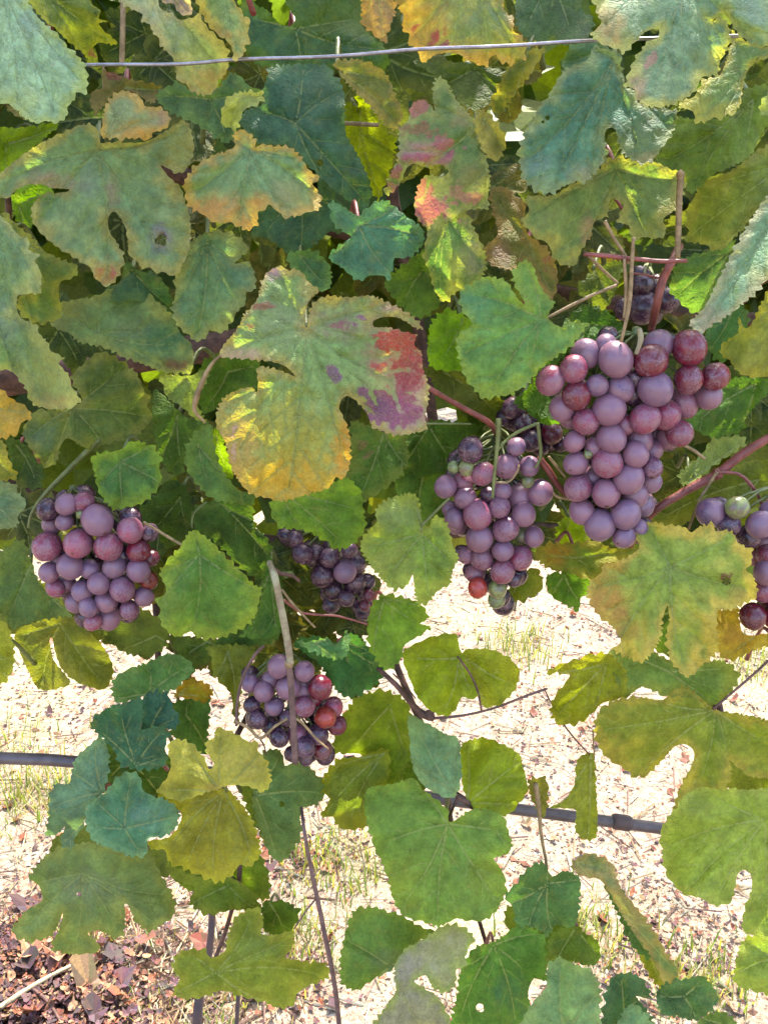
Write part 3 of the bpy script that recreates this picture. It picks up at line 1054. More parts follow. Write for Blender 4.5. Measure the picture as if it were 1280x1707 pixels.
leaf('a', 47.5, '4c7666', '587c5c', '985,410', '870,370 1010,225 1225,680 1140,300 1080,600',
     "900,222 1000,210 1090,214 1110,240 1140,280 1150,330 1150,400 1155,450 1190,510 1215,560 1235,610 1238,660 1215,700 1190,690 1150,660 1100,625 1085,600 1060,600 1050,570 1020,550 1000,515 960,485 900,480 860,480 845,455 810,430 800,390 820,365 870,350 880,320 860,300 880,290 890,250",
     [(1050, 300, 90, 70, '58785c', .6, 1)], holes=[(1066, 540, 13)], chl=.06, label="large dark teal leaf below the wire, smooth", tilt=(5, 20))
leaf('a', 49.5, '4f7a64', '587c50', '1000,640', '880,790 1000,850 1180,740', "840,690 920,690 950,710 1000,700 1062,690 1072,650 1060,600 1100,620 1130,670 1190,720 1195,760 1140,780 1100,770 1060,810 1000,850 960,850 930,820 880,790 850,790 840,770", chl=.06)
leaf('a', 48, '5f9068', '78a060', '1000,850', '1090,950 1070,870', "950,850 1040,830 1080,860 1105,900 1100,960 1060,970 1030,950 990,910", chl=.1)
leaf('w', 44.5, '5c8f76', '6c9c70', '598,376', '555,425 650,455 705,395 660,345', "550,335 575,345 598,360 610,345 640,332 660,345 680,362 700,375 708,395 700,415 680,430 658,430 655,450 650,465 630,458 610,462 595,468 575,450 560,440 548,430 555,415 585,395 570,385 553,370", chl=.1, label="small smooth teal leaf between the fan shaped and the pink mottled leaves", tooth=16)
# upper left margin, below
leaf('a', 42, '84a888', 'b8bc88', '-60,640', '130,960 230,1240 150,1360 120,860 60,1290',
     "-100,740 0,720 30,745 60,780 100,800 95,830 130,850 115,870 135,900 135,975 90,980 60,985 55,1020 70,1060 120,1080 130,1110 160,1140 170,1170 215,1190 195,1210 230,1250 240,1290 270,1330 240,1360 180,1365 110,1350 90,1310 60,1260 20,1230 -100,1220",
     [(150, 1240, 110, 130, 'aab06c', .75, 1), (180, 1340, 80, 30, 'c0a078', .6, 1), (20, 1080, 60, 80, '98a0a0', .5, 1)], chl=.25, label="long toothed green to yellow leaf hanging at the left edge", tilt=(0, 26))
leaf('a', 44.8, '7c9c5c', 'a8a854', '20,780', '250,890 190,1050 110,1070', "10,700 60,750 110,790 140,830 200,860 250,880 262,905 235,930 205,935 195,970 205,1020 200,1060 150,1080 100,1070 60,1040 60,990 110,960 100,830 20,770", chl=.3)
leaf('a', 43.6, '78a284', '96a070', '690,800', '655,1135 850,900 590,1020 800,1020',
     "590,900 620,850 640,800 700,770 760,770 800,790 830,830 800,860 780,880 830,870 845,900 855,940 845,970 820,975 820,1010 790,1040 770,1080 740,1110 700,1100 690,1120 655,1140 620,1110 590,1085 570,1030 585,980 580,940",
     [(715, 985, 16, 14, PK, .9), (705, 875, 26, 12, 'a89078', .7), (800, 870, 50, 20, '90804c', .7)], chl=.15, label="bluish green serrated leaf hanging left of the large red blotched leaf")
leaf('a', 45.4, '84a474', '9aa468', '328,1115', '180,1040 340,985 590,1150 480,1110 560,1230',
     "165,1080 200,1010 320,985 360,965 420,950 480,960 520,1000 570,1040 600,1110 640,1150 640,1240 590,1245 540,1240 480,1215 420,1195 360,1165 330,1155 260,1140 230,1110",
     [(220, 1050, 90, 50, '98945c', .6, 1), (560, 1120, 90, 70, '448068', .75, 1), (590, 1215, 60, 22, '7c5450', .9, 1), (420, 1100, 80, 40, '94ac8c', .5, 1)], chl=.2, label="folded leaf with pale veins, teal fold and a brown lower rim")
leaf('a', 46.6, '4e7a60', '5c7c50', '440,900', '370,960 580,1040', "350,960 400,940 420,870 460,900 520,910 560,960 580,1010 600,1090 560,1060 500,1010 430,1000 390,1010", chl=.05)
leaf('c', 47.2, '66824a', '8a9254', '240,300', '100,400 500,330 430,150 180,480 340,420',
     "75,380 110,310 180,305 250,290 275,270 235,200 280,150 340,110 420,150 460,190 480,240 505,270 490,290 510,330 480,370 450,400 400,410 340,425 300,440 260,420 225,400 200,430 190,480 150,500 120,460 90,420", [(160, 400, 70, 60, '76947c', .6, 1)], chl=.3, label="dull olive toothed leaf above the left bunch")
leaf('c', 45.8, '5c8a50', '8cac44', '400,480', '410,630 535,550 330,560 500,430', "300,480 320,450 400,440 440,410 500,420 540,460 530,500 540,540 510,590 470,620 430,630 380,640 340,600 320,550 310,500", [(420, 610, 80, 26, '98b040', .7, 1)], chl=.1, label="cup shaped green leaf hanging just above the left bunch")
leaf('c', 41.5, 'c4ac54', 'd0a850', '-80,300', '100,320 20,390', "-100,200 0,235 40,270 80,290 110,330 70,350 60,385 20,400 -100,400", [(20, 320, 60, 40, 'd2a850', .6, 1)], label="small orange yellow leaf at the left edge")
leaf('c', 44, '8a9454', 'a8a050', '-60,430', '50,530', "-100,390 10,410 30,470 60,530 30,540 -100,545", label=None)
leaf('c', 43, '6c8c70', '80906c', '-60,580', '80,620 50,690', "-100,550 40,550 60,580 90,620 60,660 50,700 -100,690", chl=.1, label="gray green leaf at the left edge beside the left bunch")
leaf('c', 50, '3f5a26', '4e6a2c', '60,430', '120,550', "20,400 70,410 110,460 150,510 130,570 70,560 40,500")
leaf('c', 46.4, '86a056', '98a860', '620,200', '690,345 560,260', "530,185 600,190 640,190 700,160 690,210 655,280 690,350 640,330 600,290 560,270 540,220", chl=.2)
leaf('c', 49.5, '52782c', '5c8030', '760,180', '690,290 850,160', "670,150 740,110 860,140 860,240 780,250 720,300 680,320 655,250")
leaf('c', 50.5, '56792f', '64843a', '590,330', '540,460 610,510', "510,240 560,270 620,330 700,350 640,400 620,440 610,520 560,510 525,440 510,370", chl=.1)
leaf('c', 47, '628c52', '789850', '660,420', '830,600 700,560', "615,440 640,390 700,350 715,420 740,500 790,570 850,590 840,620 720,610 660,560 620,500", chl=.1, label="smooth green leaf hanging behind the yellow lobe of the red blotched leaf")
leaf('c', 52, '8fb828', '9cc030', '720,390', '760,510', "700,380 730,370 780,520 740,530 712,460")

# the big blotched leaf
leaf('w', 39.6, '90b078', 'b4a468', '510,548', '480,828 665,640 655,505 375,590 468,452 580,780 395,760',
     "458,445 470,443 480,450 490,447 505,455 515,470 533,483 520,495 511,512 508,540 512,545 515,520 522,505 545,492 580,495 620,492 650,505 670,515 695,532 705,550 690,545 665,530 640,528 622,535 625,545 650,545 675,553 695,558 690,575 703,588 705,615 715,640 714,670 708,695 712,715 690,722 660,727 640,720 620,712 612,690 595,670 580,660 570,665 565,680 575,700 583,725 585,760 580,785 570,800 560,795 550,812 530,820 500,828 470,836 445,830 420,825 400,805 385,780 380,760 375,735 362,715 360,690 370,665 395,650 420,645 428,655 430,635 428,612 450,612 475,620 492,627 478,612 455,603 430,601 405,598 385,597 366,593 372,575 385,560 400,540 405,525 420,510 430,495 435,470 445,455",
     [(470, 745, 120, 100, 'd0c04c', .75, 1), (470, 800, 120, 42, 'e8b83c', .95, 1), (400, 740, 40, 70, 'e0b468', .7, 1), (572, 750, 22, 60, 'e8a840', .9, 1),
      (668, 610, 66, 60, 'dc9488', .7, 1), (670, 690, 50, 36, 'd09cac', .75, 1), (670, 590, 60, 56, 'c84438', .6), (655, 568, 44, 16, 'd03828', .85), (668, 640, 60, 48, 'b83c60', .6), (672, 690, 50, 36, 'a04880', .7), (630, 690, 40, 26, '9c5088', .6),
      (600, 530, 34, 18, '8c5090', .72), (555, 542, 44, 20, 'a85c70', .68), (558, 628, 20, 26, '744888', .74), (605, 654, 38, 18, '844080', .7), (632, 678, 24, 24, '744888', .7), (570, 540, 70, 34, 'b8908c', .45, 1),
      (545, 600, 30, 40, 'b08c90', .4), (440, 510, 34, 10, '9c6050', .7), (415, 545, 26, 10, 'a86858', .6), (458, 455, 20, 12, 'b890a8', .9, 1), (400, 590, 44, 18, 'd8b0a0', .7, 1), (695, 640, 14, 60, 'e0b8a0', .7, 1),
      (650, 512, 40, 10, 'c8a08c', .7, 1), (390, 735, 12, 50, 'e0b09c', .7), (470, 540, 60, 60, 'b0b494', .35, 1), (700, 600, 10, 40, 'e0a070', .7, 1)],
     chl=.22, tooth=12, amp=4.3, cup=-.07, wave=.04, tilt=(2, 22), step=5.0, label="largest leaf at the centre, green with red and purple blotches and a golden yellow lower lobe")
leaf('w', 45, '6f9c3e', '88ac3c', '470,820', '570,905 600,850 500,880', "450,835 480,830 520,820 555,805 575,795 600,815 608,860 610,880 592,905 565,918 545,905 520,890 495,882 470,882 455,865", chl=.15, label="bright green leaf under the golden lobe, above the dark middle bunch")
leaf('w', 47.4, '5c8436', '76883c', '640,720', '600,830 680,780', "585,700 640,720 672,722 682,760 672,790 645,812 600,838 575,800 585,750", [(612, 750, 26, 26, '7c7040', .8)], chl=.2)
leaf('w', 42.5, '84a44e', 'a4b254', '703,890', '610,915 690,830 755,940 715,1000 640,970',
     "600,905 612,885 628,870 625,850 640,835 665,825 690,822 700,840 703,865 715,880 722,860 740,865 750,885 755,910 765,930 755,950 750,975 730,985 715,1005 700,1010 692,1000 688,958 680,975 660,985 645,975 630,960 615,940 605,925",
     [(650, 930, 50, 40, 'b0b85c', .6, 1), (660, 860, 50, 30, '94a874', .5, 1)], chl=.55, tooth=11, label="light yellowish green leaf left of the middle right bunch")
leaf('c', 42, '66964a', '94ac48', '665,790', '640,1040 860,910 530,960 650,720 550,850',
     "640,705 665,715 700,740 740,780 800,840 850,890 875,900 865,940 850,1000 820,1030 760,1060 690,1075 650,1060 635,1045 590,1065 550,1040 530,1000 535,970 515,940 550,920 550,890 530,850 550,820 570,790 600,765 615,735",
     [(560, 960, 60, 100, '94ac48', .5, 1)], chl=.18, cup=-.12, label="fresh green leaf with coarse teeth right of the left bunch", pet=False)
leaf('c', 49, '4a6c2c', '587a34', '760,640', '700,600 900,800 880,700', "640,640 700,610 840,600 845,690 880,720 905,760 900,820 870,870 820,850 760,790 700,735 650,700", chl=.1)
leaf('c', 48, '4f7c3a', '608838', '900,850', '920,1040 840,1050', "870,820 900,820 920,870 930,940 940,1000 920,1060 850,1070 800,1060 850,1000 875,910", chl=.1)
leaf('c', 51, '44621f', '4c6a28', '600,600', '520,700 620,700', "460,640 520,590 560,540 620,560 640,620 645,690 610,740 560,770 520,720 480,690")
leaf('c', 49, '66844c', '7a9050', '100,830', '220,980 30,1000', "-100,850 60,740 95,780 130,880 180,930 240,990 200,1000 120,1010 40,1040 20,1000 -100,900", chl=.15)
leaf('c', 50.5, '7e8a3c', '94963e', '200,1020', '140,1230 340,1220 70,1060',
     "50,1045 130,1010 200,995 260,1005 320,1070 340,1090 380,1170 350,1240 280,1225 240,1205 205,1170 185,1120 175,1070 165,1075 175,1130 185,1150 235,1215 200,1235 130,1240 90,1170 60,1100", chl=.3, amp=2.5, label="olive leaf below the left bunch with a split showing the ground")
leaf('c', 46, 'a8b038', 'b4b43c', '-60,1080', '40,1150 20,1200', "-100,990 10,1010 40,1060 50,1120 40,1180 10,1220 -100,1240", chl=.2, label="yellow leaf at the left edge below the left bunch")
leaf('a', 53, '84a41c', '90ac20', '20,480', '190,420 20,560', "-60,430 60,425 120,415 200,410 120,485 60,540 0,585 -60,600")
leaf('a', 50, '76a01e', '84a828', '60,680', '150,640 80,750', "20,665 50,635 90,605 170,615 180,650 135,680 120,720 105,760 60,740 40,700")
# lower left
leaf('e', 48.5, '5f8e54', '70985c', '500,180', '390,200 630,90 500,80', "380,130 420,100 500,70 560,45 620,60 650,100 620,130 590,160 560,175 480,190 430,205 390,210 370,170", chl=.08, label="smooth green leaf between the left and the lowest bunch")
leaf('e', 46.5, '447464', '4c7c60', '455,420', '330,300 400,230 545,300 540,390', "300,270 370,220 430,205 470,190 480,250 470,300 530,285 565,310 550,360 560,400 530,430 470,435 400,420 380,370 340,330 310,300", chl=.04, label="dark teal lobed leaf left of the lowest bunch")
leaf('e', 47.6, '3a6c66', '44746a', '500,300', '560,190 590,260', "478,185 550,170 580,230 600,260 580,300 520,290 480,310 465,250", chl=.03)
leaf('e', 49.5, '4c7636', '588040', '620,250', '690,360 620,200', "570,215 640,190 700,200 695,300 690,380 650,370 600,335 560,310 590,260", chl=.05)
leaf('e', 48.8, 'a8a41e', 'b08c30', '600,180', '700,190 640,140', "575,185 600,150 630,125 690,145 712,175 690,208 620,195", [(660, 170, 40, 8, 'b06840', .8)], label="small yellow leaf scrap with a brown streak left of the lowest bunch")
leaf('e', 45.5, '6c9484', '74987c', '340,510', '210,680 240,440 320,340 170,560', "255,390 300,350 340,320 365,380 365,430 350,500 320,540 290,560 280,620 250,660 240,700 200,680 218,620 190,650 150,650 160,600 165,520 185,480 230,480 240,430", chl=.05, label="blue green angular leaf in front of the hose end at the left")
leaf('e', 43.5, '5c9078', '76a080', '415,630', '440,450 590,590 320,540 470,715 300,620',
     "290,550 330,520 350,510 370,480 400,450 440,438 470,460 475,500 510,520 560,535 595,570 595,610 560,655 500,660 490,690 490,720 440,725 400,710 350,690 310,670 285,620", [(500, 590, 80, 50, '7ca89c', .6, 1)], chl=.05, cup=-.3, label="cupped three lobed teal leaf, shiny, at lower left")
leaf('e', 43.8, 'a8a84a', 'ccc45c', '735,505', '830,400 620,350 870,360 740,310 550,500',
     "565,340 600,330 640,345 680,390 694,428 706,428 712,410 690,380 685,340 715,325 715,300 745,295 790,315 830,340 860,335 860,370 890,400 900,440 905,470 880,510 830,490 770,485 720,500 660,520 600,540 545,520 520,500 550,470 570,420 560,370",
     [(790, 410, 120, 100, 'd8cc64', .85, 1), (620, 380, 50, 60, 'c0bc58', .7, 1), (720, 500, 80, 24, 'b08c58', .5, 1)], chl=.3, label="upper yellow leaf with a notch, just below the lowest bunch")
leaf('e', 44.8, '98983e', 'b8b440', '745,505', '710,800 840,740 560,700 620,760',
     "520,500 600,510 680,480 760,500 800,540 830,580 850,620 870,700 860,730 830,760 800,750 770,790 730,810 690,800 650,780 600,760 560,740 550,700 510,700 485,670 560,660 600,610 600,570 540,530",
     [(700, 760, 140, 60, 'b8b43c', .7, 1)], chl=.25, label="broad olive yellow leaf under the notched yellow leaf")
leaf('e', 46.5, '668a5a', '76905a', '850,520', '940,370 1080,510 920,720', "870,380 900,365 940,370 950,420 990,405 1040,430 1080,480 1085,510 1060,550 1010,560 1000,600 1010,640 980,700 940,740 900,720 870,650 850,590 840,530 850,480", holes=[(940, 548, 12)], chl=.08, label="smooth green leaf right of the olive yellow leaf")
leaf('e', 47.5, '7f9a6a', '8f9c60', '275,780', '70,980 120,810 250,1030 390,970 560,850 520,950',
     "95,790 150,720 200,690 260,680 330,670 400,700 440,725 500,710 530,770 560,820 585,870 580,920 540,950 500,975 450,940 430,890 415,880 420,940 410,990 370,990 330,970 290,980 320,1000 330,1040 240,1050 170,1030 200,960 210,910 190,960 170,990 100,1010 50,990 40,960 90,900 140,870 130,820",
     [(300, 830, 120, 60, '94a08c', .5, 1), (120, 830, 40, 60, '78a030', .5, 1)], holes=[(264, 849, 9)], chl=.25, label="large dull grayish green leaf at lower left over the brown litter")
leaf('e', 49.5, '708a36', '84923c', '760,820', '640,880 850,900', "550,740 600,765 700,800 760,790 800,810 850,850 870,890 850,910 780,900 740,910 690,920 640,890 630,870 650,825 600,810 570,790", chl=.25)
leaf('e', 45, '84983f', '98a048', '720,1110', '580,1180 620,1040 840,920 970,1000 920,1220 1080,1120',
     "570,1180 600,1130 570,1090 600,1040 680,1030 700,1060 750,1040 760,980 790,920 860,890 880,940 870,980 920,985 975,970 980,1020 950,1060 1010,1070 1090,1080 1095,1130 1040,1150 990,1180 980,1220 930,1230 880,1210 800,1190 740,1170 690,1190 620,1200 590,1190", [(850, 1040, 90, 50, '7c9c58', .6, 1)], chl=.3, label="wide olive green leaf at the bottom in front of the dark stake")
leaf('e', 48.5, '4f6e1e', '5c7a28', '900,880', '950,980', "870,880 940,870 1000,900 980,960 940,990 880,970")
# bottom centre
leaf('f', 41, 'a8a8a0', '9cac6c', '60,1180', '230,960 200,1170 130,1300', "30,1100 70,1030 110,1010 170,970 220,945 270,960 305,1000 280,1030 270,1090 240,1100 240,1150 200,1180 160,1160 140,1120 100,1140 150,1170 200,1220 215,1340 -60,1340 0,1230 40,1170",
     [(210, 1060, 80, 90, 'a4ae74', .7, 1), (80, 1100, 60, 60, 'aca8a8', .6, 1)], chl=.2, pet=False, label="pale gray leaf showing its underside at the bottom centre")
leaf('f', 43.5, '6a9250', '7a9848', '20,1090', '-130,1000 -80,1160 150,975', "-150,1080 -130,980 -100,900 -40,890 0,900 60,920 130,960 180,975 110,1010 60,1060 30,1100 -30,1130 -90,1170 -140,1150", [(30, 1080, 70, 60, '90a088', .5, 1)], chl=.12, label="green leaf behind the pale underside leaf at the bottom")
leaf('f', 43.5, '78a055', '88a84e', '212,615', '180,950 50,900 380,880 400,640 100,470 0,680',
     "-60,500 30,480 100,460 130,500 210,560 215,605 240,600 280,570 340,562 400,590 415,640 430,690 400,720 365,730 395,770 410,830 390,880 350,930 290,940 240,930 180,960 130,940 80,930 40,890 20,830 0,760 -30,700 -60,600",
     [(80, 820, 90, 100, '98a83c', .4, 1), (330, 800, 70, 90, 'a0b040', .4, 1)], chl=.12, tooth=18, amp=4.3, label="large plain green heart shaped leaf at lower centre", cup=-.16)
leaf('f', 44.6, '7ea684', '8cae84', '240,520', '110,290 240,360 120,440', "80,250 140,275 200,310 250,330 255,380 260,440 250,500 220,530 150,500 110,460 90,400 85,330", chl=.06, amp=2.6, label="pale teal pointed leaf above the large heart shaped leaf")
leaf('f', 45.4, '88a030', '98a830', '280,545', '460,400 440,550 280,350', "250,370 270,340 330,325 390,345 450,380 465,430 480,500 440,560 400,590 350,570 300,560 270,520 255,450", chl=.15, tooth=20, amp=2.9, label="rounded yellow green leaf right of the pale teal leaf")
leaf('f', 44.2, '527a4c', '5c8450', '545,812', '420,880 540,745 650,800 560,980 480,960', "400,860 440,810 480,760 530,740 560,790 600,770 650,790 655,860 640,950 610,960 570,950 550,990 500,960 440,950 430,890", chl=.05, label="dark green sharply toothed leaf hanging on a long stalk at lower right centre")
leaf('f', 45.4, '5c8c44', '6c9848', '365,1020', '250,1280 440,1280 530,980 480,1120', "220,1340 240,1200 250,1120 275,1060 310,1020 360,1010 420,970 450,950 510,970 540,1000 540,1080 545,1140 500,1130 480,1180 490,1230 470,1340", [(430, 1180, 70, 80, '4c8068', .7, 1)], holes=[(320, 1228, 16)], chl=.1, label="deep green leaf at the bottom edge with a small hole")
leaf('f', 43.2, '86ac82', '94b080', '600,1320', '590,1070 710,1180 470,1280', "440,1360 480,1230 540,1160 545,1080 590,1060 620,1075 660,1090 700,1110 725,1170 720,1230 700,1360", chl=.08, tooth=16, label="pale green toothed leaf at the bottom edge right of centre")
leaf('f', 47.6, '5e7c34', '6c8438', '640,960', '570,1080 710,1050', "545,1040 560,980 620,950 660,975 710,1000 720,1060 690,1090 620,1070", chl=.15)
leaf('f', 44.8, '789474', 'a89870', '640,740', '975,1110 850,950 740,770', "620,750 680,710 740,730 770,760 790,830 840,890 890,950 940,1040 985,1110 930,1160 920,1120 890,1060 850,1000 800,930 760,860 720,800 660,790", [(850, 920, 30, 120, 'a08c70', .4, 1)], chl=.1, label="long folded grayish leaf slanting down at lower right", pet=False)
leaf('f', 46.4, '4c7040', '587a40', '760,850', '890,1060', "730,810 790,830 850,950 895,1010 885,1070 850,1045 810,1000 785,930", pet=False)
leaf('f', 47.4, '909c34', 'a8a838', '880,1040', '930,1160', "840,1030 890,1050 940,1090 985,1110 930,1165 890,1130", chl=.3, pet=False)
leaf('f', 46, '98a43c', '90983c', '690,385', '680,665 570,555', "640,410 660,385 700,380 708,500 712,640 690,670 660,665 635,630 640,570 600,562 548,560 600,535 635,480", chl=.2, amp=2.9, label="narrow yellow green leaf hanging in front of the hose", pet=False)
leaf('f', 46.6, '8c8c3c', '84843c', '510,480', '540,540 500,560', "475,470 540,460 548,540 530,600 505,560", chl=.2, pet=False)
leaf('f', 45, '466c52', '50745c', '800,1240', '790,1120 885,1180 850,1280', "730,1210 750,1140 790,1110 850,1120 880,1160 890,1200 840,1190 895,1260 880,1340 730,1340", chl=.04, label="small dark teal leaf at the bottom right, left one of the dark pair")
leaf('f', 44.6, '4e7450', '587c54', '1000,1190', '915,1190 1060,1130 1040,1265', "905,1190 940,1140 1010,1130 1060,1120 1100,1160 1115,1200 1090,1240 1040,1270 980,1260 930,1250", chl=.04, label="small dark teal leaf at the bottom right, right one of the dark pair")
leaf('f', 43.6, '7ca47c', '88a878', '830,1300', '850,1220', "775,1340 790,1250 830,1215 880,1250 910,1340", pet=False)
leaf('f', 45.5, '88a458', '98a850', '1300,1060', '1180,1110 1220,1010', "1165,1120 1180,1040 1210,990 1340,985 1340,1180 1240,1175 1170,1150", chl=.15)
leaf('f', 46.5, '5c7c4c', '6c8850', '1120,1280', '1050,1260', "1040,1290 1070,1250 1130,1240 1180,1280 1180,1340 1040,1340")
leaf('f', 43.8, '98b256', 'a8b864', '1270,600', '930,700 1000,850 1100,880 1280,960 1060,490',
     "925,700 920,640 960,570 1000,510 1060,480 1120,490 1200,500 1380,540 1380,1010 1250,990 1195,970 1200,900 1225,830 1225,790 1205,768 1180,780 1170,830 1160,870 1110,890 1050,860 1000,850 950,800 930,750",
     [(1050, 560, 80, 40, '8c9c50', .5, 1), (1260, 900, 60, 80, '6c8838', .6, 1)], chl=.12, tooth=20, amp=3.8, label="very large smooth yellow green leaf at the lower right edge")
leaf('f', 46.2, '8ca040', 'aca44c', '1105,235', '720,300 850,450 1050,480 900,200 1270,340 1150,400',
     "700,290 720,230 780,195 860,190 930,200 1000,150 1100,230 1180,245 1260,270 1380,290 1380,450 1240,460 1200,445 1150,400 1160,430 1140,500 1060,490 1000,520 960,575 990,480 1020,430 1035,380 1010,350 970,355 930,400 880,450 840,462 800,430 750,400 710,350",
     [(780, 300, 80, 80, 'b08c38', .5), (1120, 300, 50, 60, '5c8040', .6, 1)], chl=.42, label="large mottled olive leaf under the yellow orange leaf at right")
leaf('d', 47.4, '789c54', '8c9c4c', '950,1180', '780,1120 1150,1170 1080,1270', "740,1120 850,1080 950,1140 1100,1140 1150,1150 1185,1190 1165,1240 1100,1300 1000,1265 930,1262 860,1230 800,1270 770,1200", chl=.3)
leaf('d', 41.5, '9ab860', 'd0be68', '955,830', '690,900 780,1085 1010,1190 1230,900 1160,730 890,700',
     "850,770 835,720 850,690 905,680 950,690 1000,695 1025,715 1060,690 1100,685 1105,710 1160,710 1180,750 1225,770 1225,820 1205,840 1230,860 1245,900 1240,935 1200,955 1160,975 1115,975 1110,1010 1115,1080 1110,1120 1060,1160 1015,1200 975,1170 945,1120 940,1060 950,1010 945,960 930,1000 925,1060 900,1110 860,1150 800,1130 760,1105 790,1080 760,1030 720,1000 690,960 675,920 685,880 725,850 730,820 780,810",
     [(740, 940, 90, 80, 'd8a45c', .85, 1), (800, 1030, 80, 60, 'c8985c', .6, 1), (760, 830, 60, 40, 'c8a458', .6, 1), (950, 850, 60, 60, '78905c', .5, 1), (1190, 920, 60, 40, 'b8a85c', .7, 1), (1140, 870, 40, 36, '7c4c3c', .8)],
     holes=[(1142, 878, 15)], chl=.6, tooth=13, amp=6.1, fold=-.10, cup=-.05, label="large yellow green leaf with an orange left margin and a brown hole, right side")
leaf('d', 49, '84a048', 'a8a448', '640,800', '520,790 820,780 700,850', "500,780 540,750 620,750 700,740 770,770 850,765 850,800 740,820 730,860 690,880 640,870 560,840 515,815", [(580, 790, 60, 40, 'c89038', .8, 1)], chl=.3, label="green and orange leaf below the largest bunch")
leaf('d', 48, '5c8c2c', '6c9430', '600,860', '660,960 560,930', "540,860 600,845 640,860 690,880 680,920 655,935 650,980 600,955 550,920", chl=.1)
leaf('d', 50, '7c983c', '909c40', '470,860', '420,940', "400,940 430,880 500,830 530,870 520,915 460,948", chl=.2)
leaf('d', 45.6, 'c4a63c', 'ccb044', '1280,1040', '1150,1130', "1100,990 1180,960 1190,1040 1240,1060 1380,1020 1380,1070 1230,1110 1160,1145 1110,1110", [(1180, 1060, 60, 50, 'd0a040', .6, 1)], label="golden yellow leaf under the right edge bunch")
leaf('f', 45.8, '98a42c', 'a8a834', '740,80', '570,260 560,110 700,240', "540,110 570,88 620,70 700,45 760,50 810,110 800,190 730,210 690,250 650,280 600,285 560,265 560,200 620,120 590,115", [(620, 180, 60, 60, 'a0a828', .4, 1)], chl=.1, tooth=20, label="backlit yellow green leaf hanging over the bright ground right of centre")
leaf('f', 45, '94a826', 'a0b02c', '250,60', '200,240 90,60 290,180', "60,40 110,10 170,-15 240,-20 250,20 280,80 305,130 320,180 290,200 260,190 240,230 210,255 160,240 110,190 90,140 70,90", chl=.1, tooth=22, amp=2.9, label="rounded backlit yellow green leaf over the bright ground, left half of a pair")
leaf('f', 45.4, '98a82c', 'a8b038', '275,60', '440,150 340,210', "262,40 310,28 370,35 420,60 450,100 445,150 410,200 360,225 325,220 315,170 290,110", chl=.1, tooth=22, amp=2.9, label="rounded backlit yellow green leaf over the bright ground, right half of a pair")
leaf('c', 44.8, '749a34', '88a838', '1280,940', '1240,1150 1400,1020 1390,960', "1236,960 1280,920 1340,930 1400,950 1430,1000 1400,1020 1440,1030 1400,1060 1350,1090 1336,1140 1300,1176 1264,1160 1230,1100 1224,1040", chl=.12, label="green leaf below the light yellowish leaf, at centre")
leaf('c', 47.2, '3f7440', '4c8048', '1120,1070', '1260,1160 1060,1110 1230,1110', "980,1075 1060,1060 1120,1085 1160,1050 1200,1065 1230,1095 1270,1130 1275,1200 1200,1260 1150,1265 1100,1220 1060,1150 1000,1110", chl=.05, label="dark glossy leaf beside the top of the lowest bunch")
leaf('c', 44.4, '56905c', '7cac70', '1050,1085', '1160,1050 1130,1145', "985,1080 1040,1078 1090,1065 1120,1090 1160,1040 1165,1100 1140,1140 1080,1130 1030,1110", chl=.05, pet=False, cup=-.4)
leaf('e', 48.5, '78903a', '98a030', '1280,380', '1160,630 1080,590 1110,430', "1065,590 1100,530 1060,490 1120,400 1200,390 1290,360 1300,450 1270,520 1270,570 1230,620 1160,635 1120,620 1110,590", [(1180, 600, 70, 34, 'a8a81c', .6, 1)], chl=.2, label="olive leaf right of the lowest bunch")
leaf('e', 49.5, '84a02c', '94a834', '1300,220', '1180,360 1360,400', "1110,330 1150,240 1190,190 1280,165 1360,210 1375,300 1370,400 1300,500 1240,440 1200,380 1120,380", chl=.15)
# upper right
leaf('b', 45, 'bc9c70', 'c49c64', '-40,-90', '0,130 -60,60', "-75,-80 20,-80 35,0 40,45 25,70 15,120 0,140 -40,110 -75,80 -75,30", [(-20, 40, 60, 60, 'c88858', .6)], label="orange leaf lobe hanging over the top wire, left of the magenta speckled leaf")
leaf('b', 44.6, '98a878', 'c8a468', '280,-120', '100,120 210,190 345,215 450,180',
     "40,-80 50,30 65,45 60,100 85,110 80,140 110,165 125,205 140,205 170,182 210,175 250,180 290,205 345,222 350,195 375,180 385,205 430,215 440,190 470,195 475,140 455,115 430,100 435,60 400,30 365,-80",
     [(130, 80, 90, 110, 'c89c60', .8, 1), (110, 90, 34, 40, 'a84458', .9), (190, 110, 60, 40, 'b04858', .9), (190, 150, 70, 22, '9c4878', .9), (130, 175, 24, 22, 'a04880', .9), (190, 10, 30, 30, 'b86858', .7), (310, 70, 80, 70, '84a074', .8, 1), (430, 160, 60, 50, 'acac3c', .85, 1), (320, 190, 50, 30, 'd8a84c', .8, 1)],
     chl=.4, label="orange and green leaf with magenta speckles behind the wire at the top")
leaf('b', 41, '84a690', 'b4b470', '1000,-120', '720,100 880,340 1110,240 1250,145 1010,320',
     "720,-80 710,40 725,75 690,110 700,130 750,155 785,165 800,180 830,150 850,125 880,100 915,95 912,125 880,135 850,170 825,215 805,270 805,290 835,295 840,330 875,355 940,355 965,350 1000,330 1040,300 1060,255 1115,250 1120,200 1150,160 1155,100 1140,70 1120,50 1095,70 1120,40 1150,60 1170,100 1185,120 1220,140 1260,155 1380,130 1380,-80",
     [(760, 90, 60, 90, 'd0ac68', .8, 1), (900, 220, 50, 80, 'b88880', .75), (850, 280, 34, 60, 'b89080', .7, 1), (1050, 50, 30, 40, 'b08c80', .6), (980, 345, 110, 20, 'b8b450', .7, 1), (1230, 60, 70, 70, '9cb8a8', .6, 1)],
     chl=.2, tilt=(0, 30), label="large bluish leaf with pink streaks and a beige left lobe, top right")
